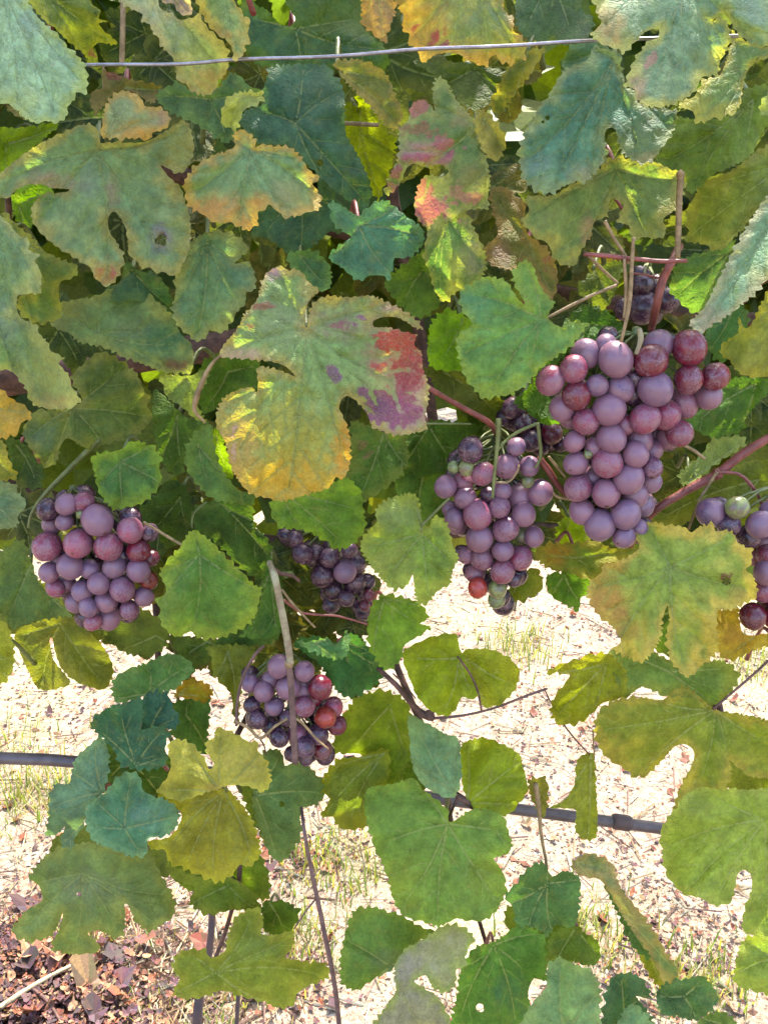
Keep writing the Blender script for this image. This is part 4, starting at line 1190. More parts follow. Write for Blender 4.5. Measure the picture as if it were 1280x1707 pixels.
leaf('b', 43.4, '82a478', 'b4b060', '1240,200', '1050,400 1120,390 1170,370', "1035,320 1065,260 1120,250 1150,165 1160,100 1190,125 1260,155 1290,160 1280,190 1235,210 1210,240 1195,300 1190,340 1175,375 1140,385 1125,400 1100,390 1075,405 1040,410 1030,370 980,355 1000,330", [(1060, 370, 50, 50, 'bcb45c', .7, 1)], chl=.25)
leaf('b', 43.6, '64988e', '9aa880', '765,195', '470,540 560,640 690,600 860,535 960,430 700,165',
     "680,195 640,215 600,230 570,280 530,340 490,400 460,460 445,500 455,560 460,590 500,635 560,648 590,625 640,605 670,610 700,585 730,540 745,510 735,450 745,428 770,430 785,490 800,515 840,540 880,545 900,530 935,480 960,450 975,400 980,370 940,360 880,355 845,340 830,295 805,290 800,260 790,200 770,170 730,160 700,150",
     [(870, 450, 90, 90, '96a890', .7, 1), (520, 560, 70, 60, '94aca0', .6, 1), (660, 570, 60, 40, 'b0a890', .6, 1), (880, 520, 60, 24, 'bcac80', .7, 1)], holes=[(545, 392, 9), (530, 405, 6)], chl=.1, tilt=(3, 30), cup=-.06, wave=.04, label="large blue green leaf with a deep notch, upper right")
leaf('b', 45, '7d9c66', 'a8a664', '775,560', '475,730 640,880 880,790 990,600', "470,660 500,650 570,648 640,600 700,580 745,530 790,520 850,540 910,540 960,565 1005,575 1000,640 985,690 940,720 930,740 945,770 915,795 870,790 840,800 820,780 815,750 780,740 785,710 800,680 760,660 750,680 745,720 700,740 690,790 660,830 640,880 620,890 590,880 565,860 545,810 500,790 480,760 455,740 485,700",
     [(680, 770, 30, 60, 'c8a080', .8, 1), (540, 700, 60, 60, 'a0a868', .5, 1), (870, 770, 60, 40, 'b0b050', .7, 1)], chl=.3, label="green leaf with ragged yellow edges under the large blue green leaf")
leaf('b', 47, '6c8a40', '7c9448', '1230,330', '930,540 1040,620 1200,520', "905,545 940,470 975,390 1030,395 1080,395 1130,390 1190,350 1200,300 1250,280 1290,290 1285,400 1250,460 1220,520 1150,560 1090,585 1050,630 1010,640 1005,580 960,570", chl=.15, label="plain olive leaf at right between the blue green and the striped leaves")
leaf('b', 44.8, '82964e', '9a9c58', '1350,540', '1000,800 1130,820 1080,620', "1040,640 1070,600 1110,590 1150,570 1210,530 1260,490 1380,470 1380,650 1250,700 1200,760 1160,800 1130,830 1095,835 1070,815 990,800 1020,770 1000,740", chl=.35, label="yellowish olive leaf above the pale pointed leaf at right")
leaf('b', 42, '8cb49c', 'b4b498', '1400,560', '1030,1080 1150,1000 1060,1100', "1380,560 1280,650 1230,720 1180,800 1130,900 1100,960 1070,1020 1030,1060 1018,1085 1060,1110 1080,1095 1150,1050 1200,1010 1250,970 1290,910 1380,820", [(1080, 1060, 70, 50, 'bca890', .8, 1), (1250, 920, 60, 40, 'b0ac70', .6, 1)], chl=.1, tilt=(-4, 30), label="long pale blue green pointed leaf at the right edge above the largest bunch")
leaf('b', 46.6, '648e56', '729650', '1160,830', '970,990 1060,1040', "980,870 1020,850 1100,830 1170,800 1160,900 1110,970 1070,1030 1030,1045 980,1000 950,970 960,920", chl=.08)
leaf('b', 45.4, '98a45c', 'b4b050', '1350,1000', '1130,1150 1200,1080 1260,1250', "1180,1050 1200,1090 1225,1080 1290,950 1380,940 1380,1280 1280,1255 1230,1260 1180,1240 1150,1200 1120,1180 1130,1140 1180,1110", chl=.35, label="yellow edged leaf at the right of the largest bunch")
leaf('b', 48, '588a58', '648c50', '1160,1040', '1080,1170', "1070,1100 1110,1030 1180,1000 1220,1060 1190,1140 1150,1200 1100,1200")
leaf('b', 42.8, '80a48c', 'a0b080', '1360,340', '1260,380', "1250,370 1260,330 1300,290 1380,280 1380,410 1270,385", pet=False)
leaf('b', 43.4, '6c8c5c', 'a0a870', '308,420', '150,350 20,620 300,470 345,680', "0,650 10,600 40,540 50,470 45,430 80,400 90,350 120,330 150,340 170,370 160,300 175,255 210,270 240,330 290,380 300,400 315,440 330,480 350,560 355,610 345,660 350,695 270,700 215,740 160,770 115,735 100,690 110,630 130,590 160,580 190,590 215,570 190,545 140,555 100,545 75,560 60,600 30,640",
     [(110, 350, 78, 52, 'c07478', .85), (110, 430, 104, 39, '9c7048', .7), (140, 510, 104, 44, 'd090a0', .9, 1), (220, 490, 65, 39, 'c4788c', .9), (140, 520, 117, 52, 'b45c80', .75), (40, 600, 39, 78, 'a05c70', .9), (130, 620, 44, 44, 'b8707c', .85), (150, 690, 70, 65, 'd8a0a4', .9, 1), (150, 690, 78, 71, 'bc5c88', .75), (310, 660, 52, 39, 'b87c80', .8), (240, 640, 52, 52, 'b88880', .7), (260, 390, 52, 39, 'b8a070', .7, 1), (300, 600, 65, 65, 'a8a070', .6, 1)],
     chl=.35, tooth=11, label="ragged green leaf heavily mottled with pink, upper centre")
leaf('b', 43.8, '6c9458', 'b0b46c', '215,720', '190,1000 330,880 150,960', "150,760 200,700 270,695 285,720 300,760 335,830 342,880 335,910 320,940 270,960 240,975 200,1010 165,960 150,900 130,860 140,800",
     [(290, 850, 40, 80, 'c4b88c', .7, 1), (190, 860, 40, 110, '5c8c60', .7, 1), (240, 740, 60, 30, 'b89484', .6)], chl=.4, pet=False, label="lower lobe of the pink mottled leaf, green with a pale yellow right edge")
leaf('b', 43.5, '8c8c50', 'a8a060', '330,390', '400,500 330,470', "300,380 315,365 345,370 400,440 405,490 380,535 340,520 320,480 305,440", [(345, 430, 30, 40, 'b88870', .7)], chl=.3, pet=False)
leaf('b', 47.4, '5f8232', '6c8c38', '130,900', '60,1030 180,960', "0,940 60,880 120,840 150,830 165,960 190,1010 150,1050 110,1060 60,1030 20,980", chl=.2)
leaf('b', 48.8, '8a8c50', 'a88c58', '480,800', '560,980 370,660 440,890', "350,640 400,620 480,680 490,650 470,700 480,780 540,820 570,870 580,940 560,1000 520,960 490,900 450,870 430,900 350,880 335,820 380,780 360,700", [(540, 880, 50, 50, 'a86c48', .8), (440, 740, 60, 50, 'a0843c', .6), (390, 840, 40, 40, 'b8907c', .7, 1)], chl=.4, label="brown and orange mottled withering leaf at upper centre right")
leaf('b', 42.6, '7cae6a', '98b45c', '525,1065', '480,885 275,980 350,1310 480,1260 670,1080 260,1180',
     "260,960 300,940 340,920 400,930 425,960 450,1000 470,1010 440,960 425,920 445,880 475,865 500,890 515,940 540,980 570,1010 545,1055 590,1090 640,1065 680,1080 660,1110 620,1160 560,1200 520,1230 505,1250 480,1280 450,1300 455,1270 440,1312 400,1320 370,1325 330,1330 300,1300 270,1260 250,1200 240,1150 250,1110 295,1080 255,1030 250,990",
     [(300, 1000, 70, 80, '68a078', .6, 1), (370, 1300, 70, 30, '9cb44c', .6, 1)], chl=.08, wave=.04, label="smooth mid green leaf with pale veins left of the largest bunch")
leaf('b', 50.5, '88bc20', '9ccc28', '260,1070', '180,1210', "150,1090 200,1030 250,1040 300,1080 270,1110 265,1170 270,1230 155,1225", chl=.2)
leaf('b', 48, '4f7a2c', '5c8430', '690,1080', '560,1300 790,1100', "590,1090 640,1030 700,1010 760,1050 800,1090 780,1130 720,1140 640,1160 570,1220 520,1290 560,1350 575,1400 500,1380 460,1330 540,1200", chl=.05)
leaf('b', 49, '6c7f38', '78883c', '700,900', '760,1020', "640,960 700,900 760,870 800,880 780,950 740,1030 690,1010", chl=.2)
leaf('b', 49.5, '506c4c', '5c7850', '560,-60', '620,100 480,80', "450,-80 640,-80 660,30 700,60 690,110 640,140 560,150 480,130 445,90 440,60", chl=.1, label="dark gray green leaf behind the wire near the white sky gap", holes=[(563, 128, 13)])
leaf('b', 46.8, '6c9274', '809c70', '700,180', '620,210 740,150', "590,225 620,150 680,130 740,150 790,180 780,220 700,230 640,240", chl=.1)
leaf('b', 47.6, '74843c', 'a8a050', '480,160', '400,370 460,250', "440,190 475,165 540,160 510,210 480,262 445,300 420,340 385,380 350,350 370,300 400,240", chl=.3)
leaf('b', 49.6, '5a7030', '687a34', '300,230', '420,340 180,300', "90,200 250,205 350,222 450,250 440,310 400,370 370,390 350,350 300,370 240,330 170,250", chl=.2)
leaf('w', 46, '7f8c54', 'a89860', '560,115', '665,205 640,130', "556,103 600,98 640,118 660,158 672,195 657,217 640,205 610,170 580,140", [(612, 165, 40, 12, 'b09868', .5, 1)], chl=.25, tilt=(20, 10), label="folded olive leaf half with a tan midrib below the wire at centre")
leaf('w', 60, 'a8b81c', 'b4c420', '600,180', '635,330 600,250', "565,190 575,150 610,165 640,205 662,220 655,270 640,310 630,335 605,290 580,240", chl=.1, label="bright yellow backlit leaf deep between dark leaves at upper centre")
leaf('d', 50.5, '4f7a28', '5c842c', '1240,220', '1040,350 1190,380', "1000,340 1080,290 1150,200 1320,210 1250,280 1210,330 1190,380 1100,400 1030,370", chl=.05)
leaf('d', 49.4, '829c4c', '98a858', '1020,540', '1080,410 1200,410', "1070,440 1090,400 1140,395 1190,390 1210,420 1180,440 1120,480 1060,530 1000,560 980,520 1040,470", chl=.25)
leaf('d', 51, '6f7f34', '808838', '1250,540', '920,670 1190,630', "930,600 1130,500 1320,470 1340,600 1200,640 1100,610 1000,690 890,690", chl=.2)
leaf('d', 51, '4c7024', '587a2c', '150,360', '60,500 230,480', "-20,390 150,340 330,360 250,420 240,500 170,520 60,530", chl=.05)
leaf('d', 50.5, '5c8438', '688c3c', '130,530', '120,680', "40,510 200,500 230,570 200,680 120,690 60,640", chl=.08)
leaf('d', 49.5, '5c8c34', '689438', '470,260', '590,330 500,310', "430,280 500,230 560,270 590,345 530,355 480,315", chl=.05)
leaf('d', 49.6, '66742f', '747c34', '200,180', '380,320', "140,160 250,170 300,250 400,270 390,340 330,350 150,200", chl=.15)
leaf('d', 53, '98bc20', 'a4c428', '620,670', '590,740', "570,730 590,670 650,670 690,740 600,760", chl=.1)
leaf('c', 51.5, '6c8038', '7c8c3c', '520,1060', '400,1110 600,1100', "350,1030 450,965 530,1000 560,1040 560,1090 500,1130 420,1120 370,1080", chl=.2)
leaf('c', 51, '5c7830', '6c8438', '690,1080', '600,1140 800,1110', "560,1060 620,1060 700,1075 790,1065 850,1080 830,1130 780,1140 740,1130 660,1160 600,1130", chl=.15)
leaf('e', 50, '7c8c3a', '8c9840', '760,40', '780,250 720,120', "690,20 850,20 840,90 815,130 800,200 795,290 775,250 770,180 712,120 705,60", chl=.2, pet=False)
leaf('e', 51.5, '50702c', '5c7c34', '700,120', '640,60 560,120', "560,60 640,40 720,10 700,60 660,80 640,120 600,140", chl=.1, pet=False)
leaf('d', 52, '54742c', '647c34', '960,980', '960,1110 880,1000', "860,900 960,880 1060,900 1080,1000 1040,1100 960,1130 880,1080", chl=.1, pet=False)
# leaves further in, closing the seams between the near ones
leaf('e', 52, '44662c', '587834', '430,400', '560,560 350,480 560,400', "330,330 480,360 560,380 610,480 590,600 520,620 440,540 380,540 335,480 320,400", chl=.1, pet=False)
leaf('c', 52.5, '4c702c', '5c7c34', '900,830', '900,1060 800,1040', "840,760 930,800 945,900 950,1000 920,1080 800,1100 720,1085 760,1040 850,1000 850,880", chl=.1, pet=False)
leaf('c', 53, '6c7c34', '7c8438', '200,900', '340,1060 40,1030', "-40,860 130,870 240,960 330,1000 400,1010 390,1090 330,1080 200,1030 100,1040 -40,1060", chl=.2, pet=False)
leaf('e', 52, '5c7a2c', '6c8430', '720,760', '860,860 570,800', "540,700 640,760 760,770 850,700 890,760 900,860 840,870 760,850 660,850 580,800", chl=.2, pet=False)
leaf('e', 51, '5c7a38', '6c8438', '880,500', '900,640 1010,480', "800,460 880,420 960,470 1000,520 960,620 900,700 860,640 820,560", chl=.1, pet=False)
leaf('e', 52.5, '6c8450', '78884c', '300,700', '520,760 200,700', "180,660 300,620 420,660 540,690 570,780 480,800 300,760 180,730", chl=.15, pet=False)
leaf('f', 50.5, '5c8034', '6c8838', '60,420', '60,520 -20,470', "-40,380 60,340 120,420 140,500 80,540 -40,520", chl=.1, pet=False)
leaf('f', 51, '5c7c30', '74883c', '480,900', '520,1080 600,940', "400,900 500,880 600,920 660,960 640,1060 560,1100 500,1060 430,1000", chl=.15, pet=False)
leaf('f', 51, '84943c', '98a040', '1180,330', '1280,480 1120,400', "1060,260 1200,250 1320,300 1320,520 1180,520 1080,420", chl=.25, pet=False)

# ------------------------------------------------------------------ bunches of grapes
def berry_mesh(seed):
    bm = bmesh.new()
    bmesh.ops.create_icosphere(bm, subdivisions=3, radius=1.0)
    for v in bm.verts:
        n = noise.noise(v.co * 1.2 + Vector((seed * 7.1, 0, 0)))
        v.co *= 1 + .05 * n
    me = bpy.data.meshes.new("berry")
    bm.to_mesh(me); bm.free()
    me.materials.append(M_BERRY)
    me.shade_smooth()
    return me


BERRY = [berry_mesh(i) for i in range(4)]
SKIN = {  # skin colour, bloom
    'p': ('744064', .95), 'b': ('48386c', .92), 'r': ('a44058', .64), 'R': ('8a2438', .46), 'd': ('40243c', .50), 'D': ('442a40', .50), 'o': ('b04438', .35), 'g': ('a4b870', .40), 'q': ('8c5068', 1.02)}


def bunch(tile, Ycm, data, label, stem=None, fill=0, shrink=1.0, fillkind='d', thick=1.0):
    B = []
    for s in data.split():
        x, y, r, k = s.split(',')
        ox, oy, kk = TILE[tile]
        B.append([float(x) * kk + ox, float(y) * kk + oy, float(r) * kk * shrink, k])
    Y0 = Ycm / 100.0
    xs = np.array([b[0] for b in B]); ys = np.array([b[1] for b in B])
    cx, cy = xs.mean(), ys.mean()
    hw = max(30.0, (xs.max() - xs.min()) / 2 + 18)
    m = pxm(Y0)
    placed = []
    for (x, y, r, k) in B:
        # local half width of the bunch at this height gives a rounded front
        near = [abs(b[0] - cx) for b in B if abs(b[1] - y) < 40]
        w = max(28.0, max(near) + 12)
        q = min(1.0, abs(x - cx) / w)
        dep = (1 - math.sqrt(max(0, 1 - q * q))) * min(w, 62) * .75 * thick
        R3 = r * m
        z = Y0 + dep * m
        for (px, py, pr, pz, _) in placed:
            d = math.hypot(px - x, py - y)
            s = (pr + r) * .82
            if d < s:
                sep = math.sqrt(s * s - d * d) * m
                if abs(z - pz) < sep: z = pz + sep
        z = min(z, Y0 + .034)
        placed.append((x, y, r, z, k))
    n = 0
    tries = 0
    while n < fill and tries < 900:
        tries += 1
        b = random.choice(B)
        x = b[0] * .8 + cx * .2 + random.uniform(-16, 16); y = b[1] + random.uniform(-16, 10)
        if not any(math.hypot(x - c[0], y - c[1]) < 16 for c in B): continue
        r = random.uniform(15, 21)
        z = Y0 + .022
        for (px, py, pr, pz, _) in placed:
            d = math.hypot(px - x, py - y); s = (pr + r) * .9
            if d < s: z = max(z, pz + math.sqrt(s * s - d * d) * m)
        z = min(z, Y0 + .045)
        placed.append((x, y, r, z, fillkind)); n += 1  # inner berries take a dark skin, painting shade into the gaps
    top = min(placed, key=lambda c: c[1])
    s3 = at1(cx, ys.min() - 20, Y0 + .03) if stem is None else at1(stem[0] * TILE[tile][2] + TILE[tile][0], stem[1] * TILE[tile][2] + TILE[tile][1], Y0 + .03)
    e = empty("grape_bunch", s3)
    tag(e, label, "grape bunch", "bunches of grapes hanging on the vine")
    # central stem of the bunch with a small stalk to every berry
    low = at1(cx, ys.max() - 20, Y0 + .034)
    axis = [s3, (s3 + low) * .5 + Vector((.002, .004, 0)), low]
    V, F = tube_geo(*smooth_path(axis, [.0022, .0018, .001], 6), 6)
    for (x, y, r, z, k) in placed:
        p = at1(x, y, z)
        t = min(.97, max(.03, (s3.z - p.z - .012) / max(1e-3, (s3.z - low.z))))
        a = s3.lerp(low, t)
        V2, F2 = tube_geo([a, (a + p) * .5 + Vector((0, .001, .002)), p], [.0009, .0007, .0009], 5)
        b0 = len(V)
        V += V2; F += [tuple(i + b0 for i in f) for f in F2]
    V = [v - s3 for v in V]
    link("stalk", mesh_from("bunch_stalk", V, F, M_STEM['green']), e, s3)
    for (x, y, r, z, k) in placed:
        o = link("berry", random.choice(BERRY), e, at1(x, y, z))
        rr = r * pxm(z) * 1.05
        o.scale = (rr * random.uniform(.93, 1.02), rr * random.uniform(.93, 1.02), rr * random.uniform(1.0, 1.10))
        # the blossom scar points outwards and down
        o.rotation_euler = (math.radians(180 - random.uniform(5, 75)), random.uniform(-.5, .5), random.uniform(-1.0, 1.0))
        h, bl = SKIN[k]
        c = lin(h) * K * random.uniform(.75, 1.3)
        if k in 'pq' and random.random() < .25: c = c * np.array([1.3, .9, .8]); bl *= .75
        o.color = (c[0] * random.uniform(.9, 1.15), c[1], c[2] * random.uniform(.9, 1.12), bl * random.uniform(.85, 1.1))
        if k == 'g': o['label'] = "unripe green berry"
    return e


bunch('c', 44.5, "158,762,54,r 262,752,52,r 362,762,50,r 325,675,54,p 435,708,46,r 235,828,48,p 382,830,42,b 462,842,42,p 330,885,42,p 408,905,45,p 275,910,40,b 355,945,40,q 165,848,38,p 365,1000,44,q 462,775,42,R 185,900,36,r 225,885,32,p 295,965,36,b 310,1015,32,r 430,975,34,p 480,930,36,p 495,875,34,o 300,838,38,b 250,950,36,p 160,640,40,d 222,622,38,p 280,615,38,r 172,685,34,b 215,680,30,b 435,665,40,d 500,715,32,d 505,800,30,R 268,655,16,g 410,790,36,D 200,800,34,p",
      "full round bunch of dusty purple and red grapes at the left", stem=(240, 560), fill=33, shrink=.99)
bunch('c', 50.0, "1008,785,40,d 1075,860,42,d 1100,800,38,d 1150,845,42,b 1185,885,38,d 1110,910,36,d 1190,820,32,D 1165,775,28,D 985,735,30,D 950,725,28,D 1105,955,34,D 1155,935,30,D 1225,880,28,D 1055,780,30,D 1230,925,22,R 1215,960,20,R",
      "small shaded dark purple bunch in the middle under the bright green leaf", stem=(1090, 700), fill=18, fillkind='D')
bunch('e', 45.8, "1068,158,46,R 1085,258,42,o 1015,222,42,r 880,172,40,p 930,88,42,p 1015,105,38,p 960,160,44,p 915,222,36,b 860,265,38,d 835,145,34,b 905,130,34,b 1110,225,40,r 1125,285,36,R 1060,315,40,d 1015,360,42,d 990,315,38,r 930,325,38,d 1075,365,36,R 1020,395,30,d 840,215,32,d 900,285,34,D 960,260,32,d 1010,165,36,p 975,380,32,d 1045,200,30,R",
      "lowest bunch of purple and translucent red grapes behind the dry upright stalk", stem=(960, 20), fill=24)
bunch('d', 45.2, "410,495,44,q 520,582,46,q 330,520,40,r 312,655,50,r 205,562,38,p 452,595,46,q 385,630,38,p 270,600,40,p 465,655,42,q 405,705,46,p 318,735,48,q 288,440,44,d 265,548,34,r 395,775,40,p 455,800,44,r 235,670,36,p 225,640,32,p 328,803,40,p 500,730,36,q 395,845,44,r 305,850,38,r 245,690,34,p 275,790,32,p 312,900,36,o 378,905,34,g 375,938,32,g 460,725,28,g 232,498,22,g 275,500,28,g 485,495,34,b 395,575,32,b 440,430,32,b 480,545,22,g 430,870,30,d 350,590,30,d",
      "long bunch of dusty lilac grapes at right of centre with green ones at its tip", stem=(380, 345), fill=30, thick=.8)
bunch('d', 43.6, "772,138,56,q 890,142,56,R 1018,100,56,R 1015,205,48,R 642,258,48,R 750,305,54,q 870,335,50,r 745,483,52,r 757,400,50,q 815,535,52,q 648,565,50,r 740,585,50,q 720,690,54,b 555,208,48,r 632,170,46,r 1105,195,46,R 838,455,46,q 850,405,46,q 672,345,44,r 672,120,48,b 903,235,58,b 805,655,52,b 935,320,52,r 640,485,42,q 995,285,50,q 595,300,44,q 635,412,36,q 835,590,46,q 1082,260,44,q 788,235,44,b 710,225,38,b 915,88,48,b 740,90,36,b 985,385,46,r 948,395,42,q 800,355,38,r 885,545,42,p 660,645,44,q 895,440,38,q 620,335,36,q 860,625,42,b 800,730,40,b 680,455,15,g 835,200,34,d 695,530,36,p 610,265,30,q 895,500,36,p 830,255,36,d 700,430,34,q 850,700,32,b 905,385,36,q",
      "largest bunch, dusty lilac and red grapes with broad shoulders, at the right", stem=(840, 30), fill=51, thick=.7)
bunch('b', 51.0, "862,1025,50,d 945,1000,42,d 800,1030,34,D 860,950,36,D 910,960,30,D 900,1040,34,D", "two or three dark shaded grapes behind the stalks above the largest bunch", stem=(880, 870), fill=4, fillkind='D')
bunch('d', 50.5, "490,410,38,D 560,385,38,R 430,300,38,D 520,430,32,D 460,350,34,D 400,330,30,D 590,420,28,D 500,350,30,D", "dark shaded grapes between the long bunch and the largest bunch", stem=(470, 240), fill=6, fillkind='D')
bunch('d', 43.8, "1230,995,48,R 1255,690,48,b 1178,632,40,g 1090,650,50,b 1275,850,46,p 1260,910,42,r 1290,940,42,R 1150,690,40,d 1215,730,40,d 1280,790,42,r 1300,1000,40,R 1330,860,46,q 1340,940,44,r 1330,700,50,b 1340,780,46,p 1240,800,32,r 1270,740,38,p 1290,645,38,b 1390,740,50,p 1390,830,46,p 1370,900,46,q 1360,640,46,b",
      "blue and red bunch cut by the right edge behind the yellow orange leaf", stem=(1320, 540), fill=24)

# ------------------------------------------------------------------ canes, tendrils and stalks of the vine
def stem(name, tile, Ycm, mat, pts, w, label=None, parent=None, n=8, wob=.12, sub=6):
    ox, oy, k = TILE[tile]
    P = []
    for s in pts.split():
        v = [float(a) for a in s.split(',')]
        P.append((v[0] * k + ox, v[1] * k + oy, (v[2] if len(v) > 2 else Ycm) / 100.0))
    ws = [a * k for a in w] if isinstance(w, (list, tuple)) else [w * k] * len(P)
    V, F = px_tube(P, Ycm / 100.0, ws, sub, n, wob)
    o3 = V[0].copy()
    o = link(name, mesh_from(name, [v - o3 for v in V], F, M_STEM[mat]), parent or vine, o3)
    if label: o['label'] = label
    return o


# nodes: a swelling where leaves and tendrils leave the cane
def node(tile, x, y, Ycm, r, mat):
    ox, oy, k = TILE[tile]
    c = at1(x * k + ox, y * k + oy, Ycm / 100.0)
    bm = bmesh.new()
    bmesh.ops.create_icosphere(bm, subdivisions=2, radius=r * k * pxm(Ycm / 100.0))
    for v in bm.verts: v.co *= 1 + .25 * noise.noise(v.co * 900 + c)
    me = bpy.data.meshes.new("node"); bm.to_mesh(me); bm.free()
    me.materials.append(M_STEM[mat]); me.shade_smooth()
    link("bud", me, vine, c)


# woody canes inside the canopy
stem("cane", 'w', 70, 'brown', "-200,60 100,200 400,330,71 700,420,72 1000,500 1500,560", [30, 30, 28, 26, 24, 24])
stem("cane", 'w', 68, 'brown', "-150,760 120,840 420,900 640,900 900,880 1300,930", [26, 26, 24, 22, 20, 20])
stem("cane", 'w', 66, 'brown', "660,-120 640,120 655,330 700,560 730,760", [22, 22, 20, 20, 16])
# the trunk stands behind the left of the frame
P = [(-.66, .66, -.02), (-.64, .65, .3), (-.67, .66, .6), (-.60, .64, .85), (-.40, .62, 1.0), (-.1, .62, 1.06)]
Vt, Ft = tube_geo(*smooth_path(P, [.030, .024, .022, .020, .014, .010], 6), 10, .2)
link("trunk", mesh_from("trunk", [v - vine.location for v in Vt], Ft, M_STEM['brown']), vine, vine.location)

stem("cane", 'd', 46.5, 'red', "60,190,49 140,228,46.5 250,292 345,345 375,385,48", [17, 17, 18, 20, 18], "reddish shoot from the blotched leaf to the long bunch")
stem("cane", 'd', 47, 'red', "820,760,49 890,655 1000,580 1110,520 1200,450 1300,390 1420,330", [22, 26, 28, 32, 30, 28, 28], "thick pink cane slanting up to the right edge")
node('d', 1110, 520, 47, 22, 'red')
stem("tendril", 'd', 46.5, 'red', "1110,515 1180,520 1225,560 1255,610 1265,660", [12, 12, 12, 10, 10])
stem("tendril", 'd', 46.2, 'tan', "1110,512 1080,560 1050,610 1015,705", [12, 11, 10, 9])
stem("tendril", 'd', 46.2, 'tan', "990,420 1030,440 1070,470", [12, 12, 10])
stem("cane", 'b', 46, 'red', "985,820,48 960,870 930,930 910,1010 890,1100,47", [24, 26, 28, 26, 22], "reddish main stalk of the largest bunch")
stem("cane", 'b', 44.5, 'tan', "990,575 984,650 982,740 978,860", [20, 18, 18, 16], "dry tan shoot stub standing above the red stalk")
node('b', 988, 580, 44.5, 13, 'tan')
stem("tendril", 'b', 43.6, 'red', "665,846 740,852 830,862 920,870 1010,868", [13, 15, 15, 14, 12], "straight pink tendril lying level above the largest bunch")
stem("tendril", 'b', 43.2, 'tan', "832,790 826,880 822,960 815,1030 790,1140", [11, 12, 13, 13, 10])
stem("tendril", 'b', 43.4, 'tan', "800,862 806,940 806,1010 800,1060", [10, 12, 12, 10])
stem("tendril", 'b', 44, 'tan', "735,735 765,790 800,845 815,880", [12, 10, 10, 10])
stem("tendril", 'b', 44, 'tan', "540,1062 600,1030 690,985 775,950", [9, 11, 11, 10], "tan twig slanting up from the smooth green leaf")
stem("tendril", 'b', 44.4, 'tan', "680,850 730,900 780,945", [10, 10, 9])
stem("tendril", 'b', 47, 'red', "820,910 870,915 930,930", [7, 7, 7])
stem("tendril", 'b', 42.6, 'pale', "850,1095 856,1130 840,1180", [16, 18, 12], "pale cut stub between the top berries of the largest bunch")
stem("cane", 'd', 44.2, 'green', "382,335 380,390 376,440 368,520 362,600", [18, 16, 14, 12, 10], "pale green stem running down into the long bunch")
stem("tendril", 'd', 44.6, 'green', "510,352 450,378 400,415 372,450", [11, 11, 10, 10])
stem("tendril", 'd', 44.8, 'green', "512,350 518,400 522,460 505,500", [12, 12, 12, 9])
stem("tendril", 'd', 44.2, 'tan', "362,545 410,548 440,520 450,490", [8, 8, 7, 6])
stem("cane", 'd', 46.2, 'red', "515,465 550,510 580,560 625,605", [22, 24, 22, 18])
stem("tendril", 'd', 45.6, 'tan', "548,462 580,500 605,530", [10, 10, 9])
stem("tendril", 'd', 45.6, 'tan', "560,585 590,600 640,608", [10, 10, 8])
stem("tendril", 'd', 46, 'green', "120,352 200,352 290,353", [7, 7, 6])
stem("tendril", 'd', 43.2, 'green', "125,692 150,668 185,632 218,600", [12, 11, 10, 9], "green leaf stalk reaching from the light yellowish leaf to the long bunch")
stem("tendril", 'c', 44.2, 'tan', "478,680 520,705 560,730 612,760", [9, 9, 10, 9])
stem("cane", 'c', 47.4, 'green', "95,700 105,655 140,600 200,535 290,445 340,400", [9, 12, 15, 17, 18, 15], "green shoot curving up from the left bunch")
stem("tendril", 'c', 47, 'green', "640,700 645,655 690,612", [8, 8, 6])
stem("tendril", 'c', 43, 'tan', "740,120 705,155 675,210 655,265 650,310 685,350", [8, 12, 16, 20, 14, 5], "dried curled tan leaf strip hanging beside the blotched leaf")
# dry stalk hanging in front of the lowest bunch
stem("dry_stalk", 'c', 43.2, 'pale', "898,815,45 915,860 930,930 948,1020 960,1090 968,1150", [20, 26, 26, 28, 28, 28], "pale dry straw coloured stalk hanging down in front of the lowest bunch")
stem("dry_stalk", 'e', 43.2, 'mauve', "962,66 970,150 975,240 980,320 984,410", [26, 24, 24, 26, 24], "grayish brown lower length of the dry stalk")
node('e', 964, 78, 43.2, 19, 'tan')
stem("tendril", 'c', 44.6, 'brown', "898,820 930,850 975,860 1000,880", [12, 14, 12, 9])
stem("tendril", 'c', 44.2, 'tan', "940,905 965,940 1005,985 1050,1032", [8, 10, 9, 7])
stem("tendril", 'c', 44.4, 'red', "945,940 1000,980 1060,990 1130,995 1225,1022", [9, 9, 8, 8, 7])
stem("tendril", 'e', 44.2, 'tan', "782,270 830,295 868,328 915,290 958,262", [10, 11, 12, 10, 9])
stem("tendril", 'e', 44.2, 'tan', "985,262 1010,280 1050,325 1095,365", [10, 10, 9, 7])
stem("tendril", 'e', 45.4, 'mauve', "788,285 792,200 812,120 850,50 880,20", [12, 11, 11, 12, 10])
stem("tendril", 'e', 44.6, 'brown', "866,330 880,352 888,385", [7, 6, 5])
stem("cane", 'f', 45.5, 'brown', "-20,95,47 40,150 90,210 125,245 165,262", [18, 20, 22, 28, 26], "reddish brown shoot under the backlit pair of leaves")
node('f', 150, 250, 45.5, 22, 'brown')
stem("tendril", 'f', 45.8, 'mauve', "160,262 250,254 330,238 400,216 470,188 545,162", [11, 10, 9, 9, 9, 8])
stem("tendril", 'f', 44.2, 'brown', "245,55 285,110 312,170 325,235", [7, 8, 9, 8])
stem("tendril", 'f', 45.6, 'brown', "30,112 70,150 105,195", [6, 6, 5])
stem("tendril", 'f', 46.4, 'brown', "535,165 560,215 605,290 645,340 685,382", [5, 5, 7, 6, 6])
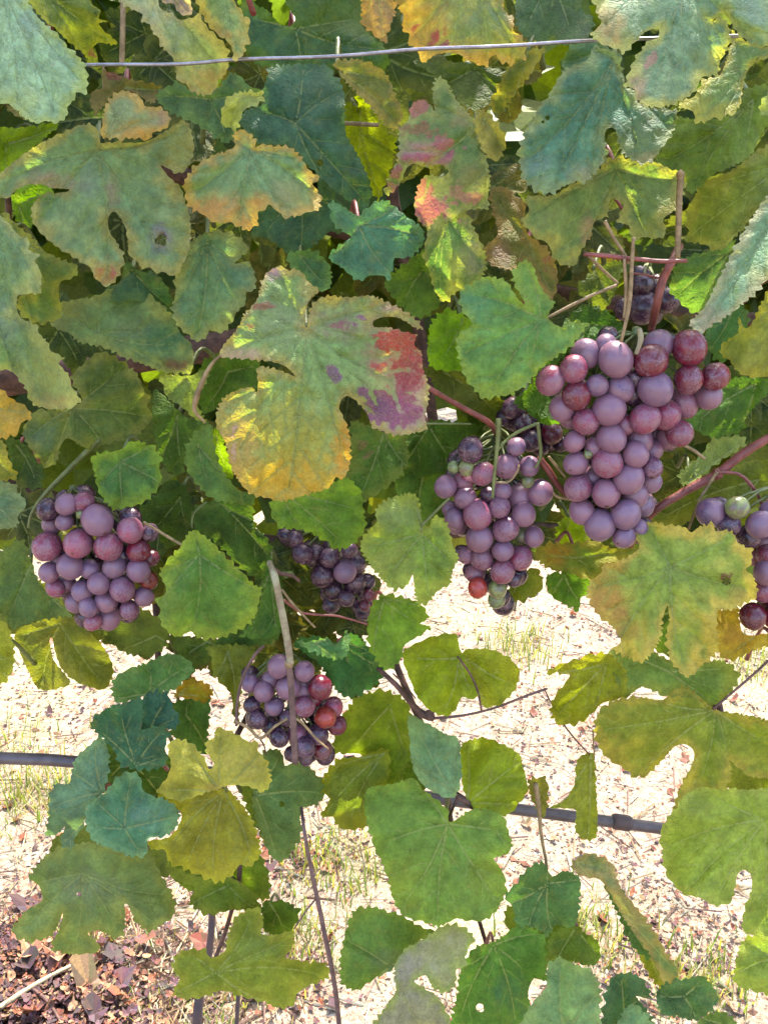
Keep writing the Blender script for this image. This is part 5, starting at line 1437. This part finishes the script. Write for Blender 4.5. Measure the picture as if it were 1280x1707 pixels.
stem("tendril", 'f', 46.4, 'mauve', "1095,232 1150,185 1220,125 1290,62 1400,-40", [9, 9, 9, 9, 8], "thin mauve stalk rising to the right edge over the bright ground")
stem("cane", 'f', 45.2, 'brown', "225,500,46 255,525 280,545 300,560", [16, 26, 26, 18])
stem("tendril", 'f', 45.2, 'brown', "245,530 228,565 215,605", [14, 11, 10])
stem("tendril", 'f', 46.6, 'tan', "696,300 698,345 702,400", [6, 6, 5])
stem("tendril", 'f', 45.8, 'tan', "505,480 516,560 524,650 540,740 545,815", [20, 18, 14, 12, 10], "tan stalk carrying the dark toothed leaf")
stem("tendril", 'b', 54, 'red', "760,640 800,700 850,720", [10, 10, 10])
stem("cane", 'e', 44, 'mauve', "1005,560,46 1015,640 1032,740 1055,850 1080,970 1105,1090 1122,1200 1135,1340", [12, 14, 16, 19, 21, 22, 22, 22], "long mauve brown shoot hanging down to the bottom edge at centre")
stem("tendril", 'e', 44.2, 'mauve', "1052,865 1020,905 980,965", [9, 8, 7])
stem("cane", 'a', 47, 'tan', "410,-40 410,60 408,140 406,215", [16, 16, 16, 15], "upright tan stem crossing behind the wire at top left")
stem("tendril", 'a', 50, 'tan', "345,220 345,290 342,350", [7, 7, 6])
stem("tendril", 'w', 55, 'tan', "572,205 600,206 632,208", [6, 6, 6])
stem("tendril", 'a', 45.4, 'brown', "24,640,45 28,680,47 30,730,49", [18, 20, 16])
# thin hanging shoots that carry the lower leaves, mostly hidden behind them
stem("cane", 'w', 50.5, 'brown', "640,1060,56 690,1180,52 738,1290,50 760,1420,50 800,1540,50 835,1660,50", [13, 12, 11, 10, 9, 8])
stem("cane", 'w', 51, 'brown', "260,1010,58 262,1120,53 232,1230,52 190,1330,52 150,1450,52 120,1560,52", [12, 11, 10, 10, 9, 7])
stem("cane", 'w', 51.5, 'brown', "1150,1040,58 1190,1140,53 1215,1260,51 1250,1400,51 1262,1540,52", [13, 12, 11, 10, 8])
stem("cane", 'w', 50.5, 'brown', "420,1180,57 380,1260,52 372,1330,51 400,1440,51 380,1540,51 350,1620,50", [11, 11, 10, 10, 9, 8])
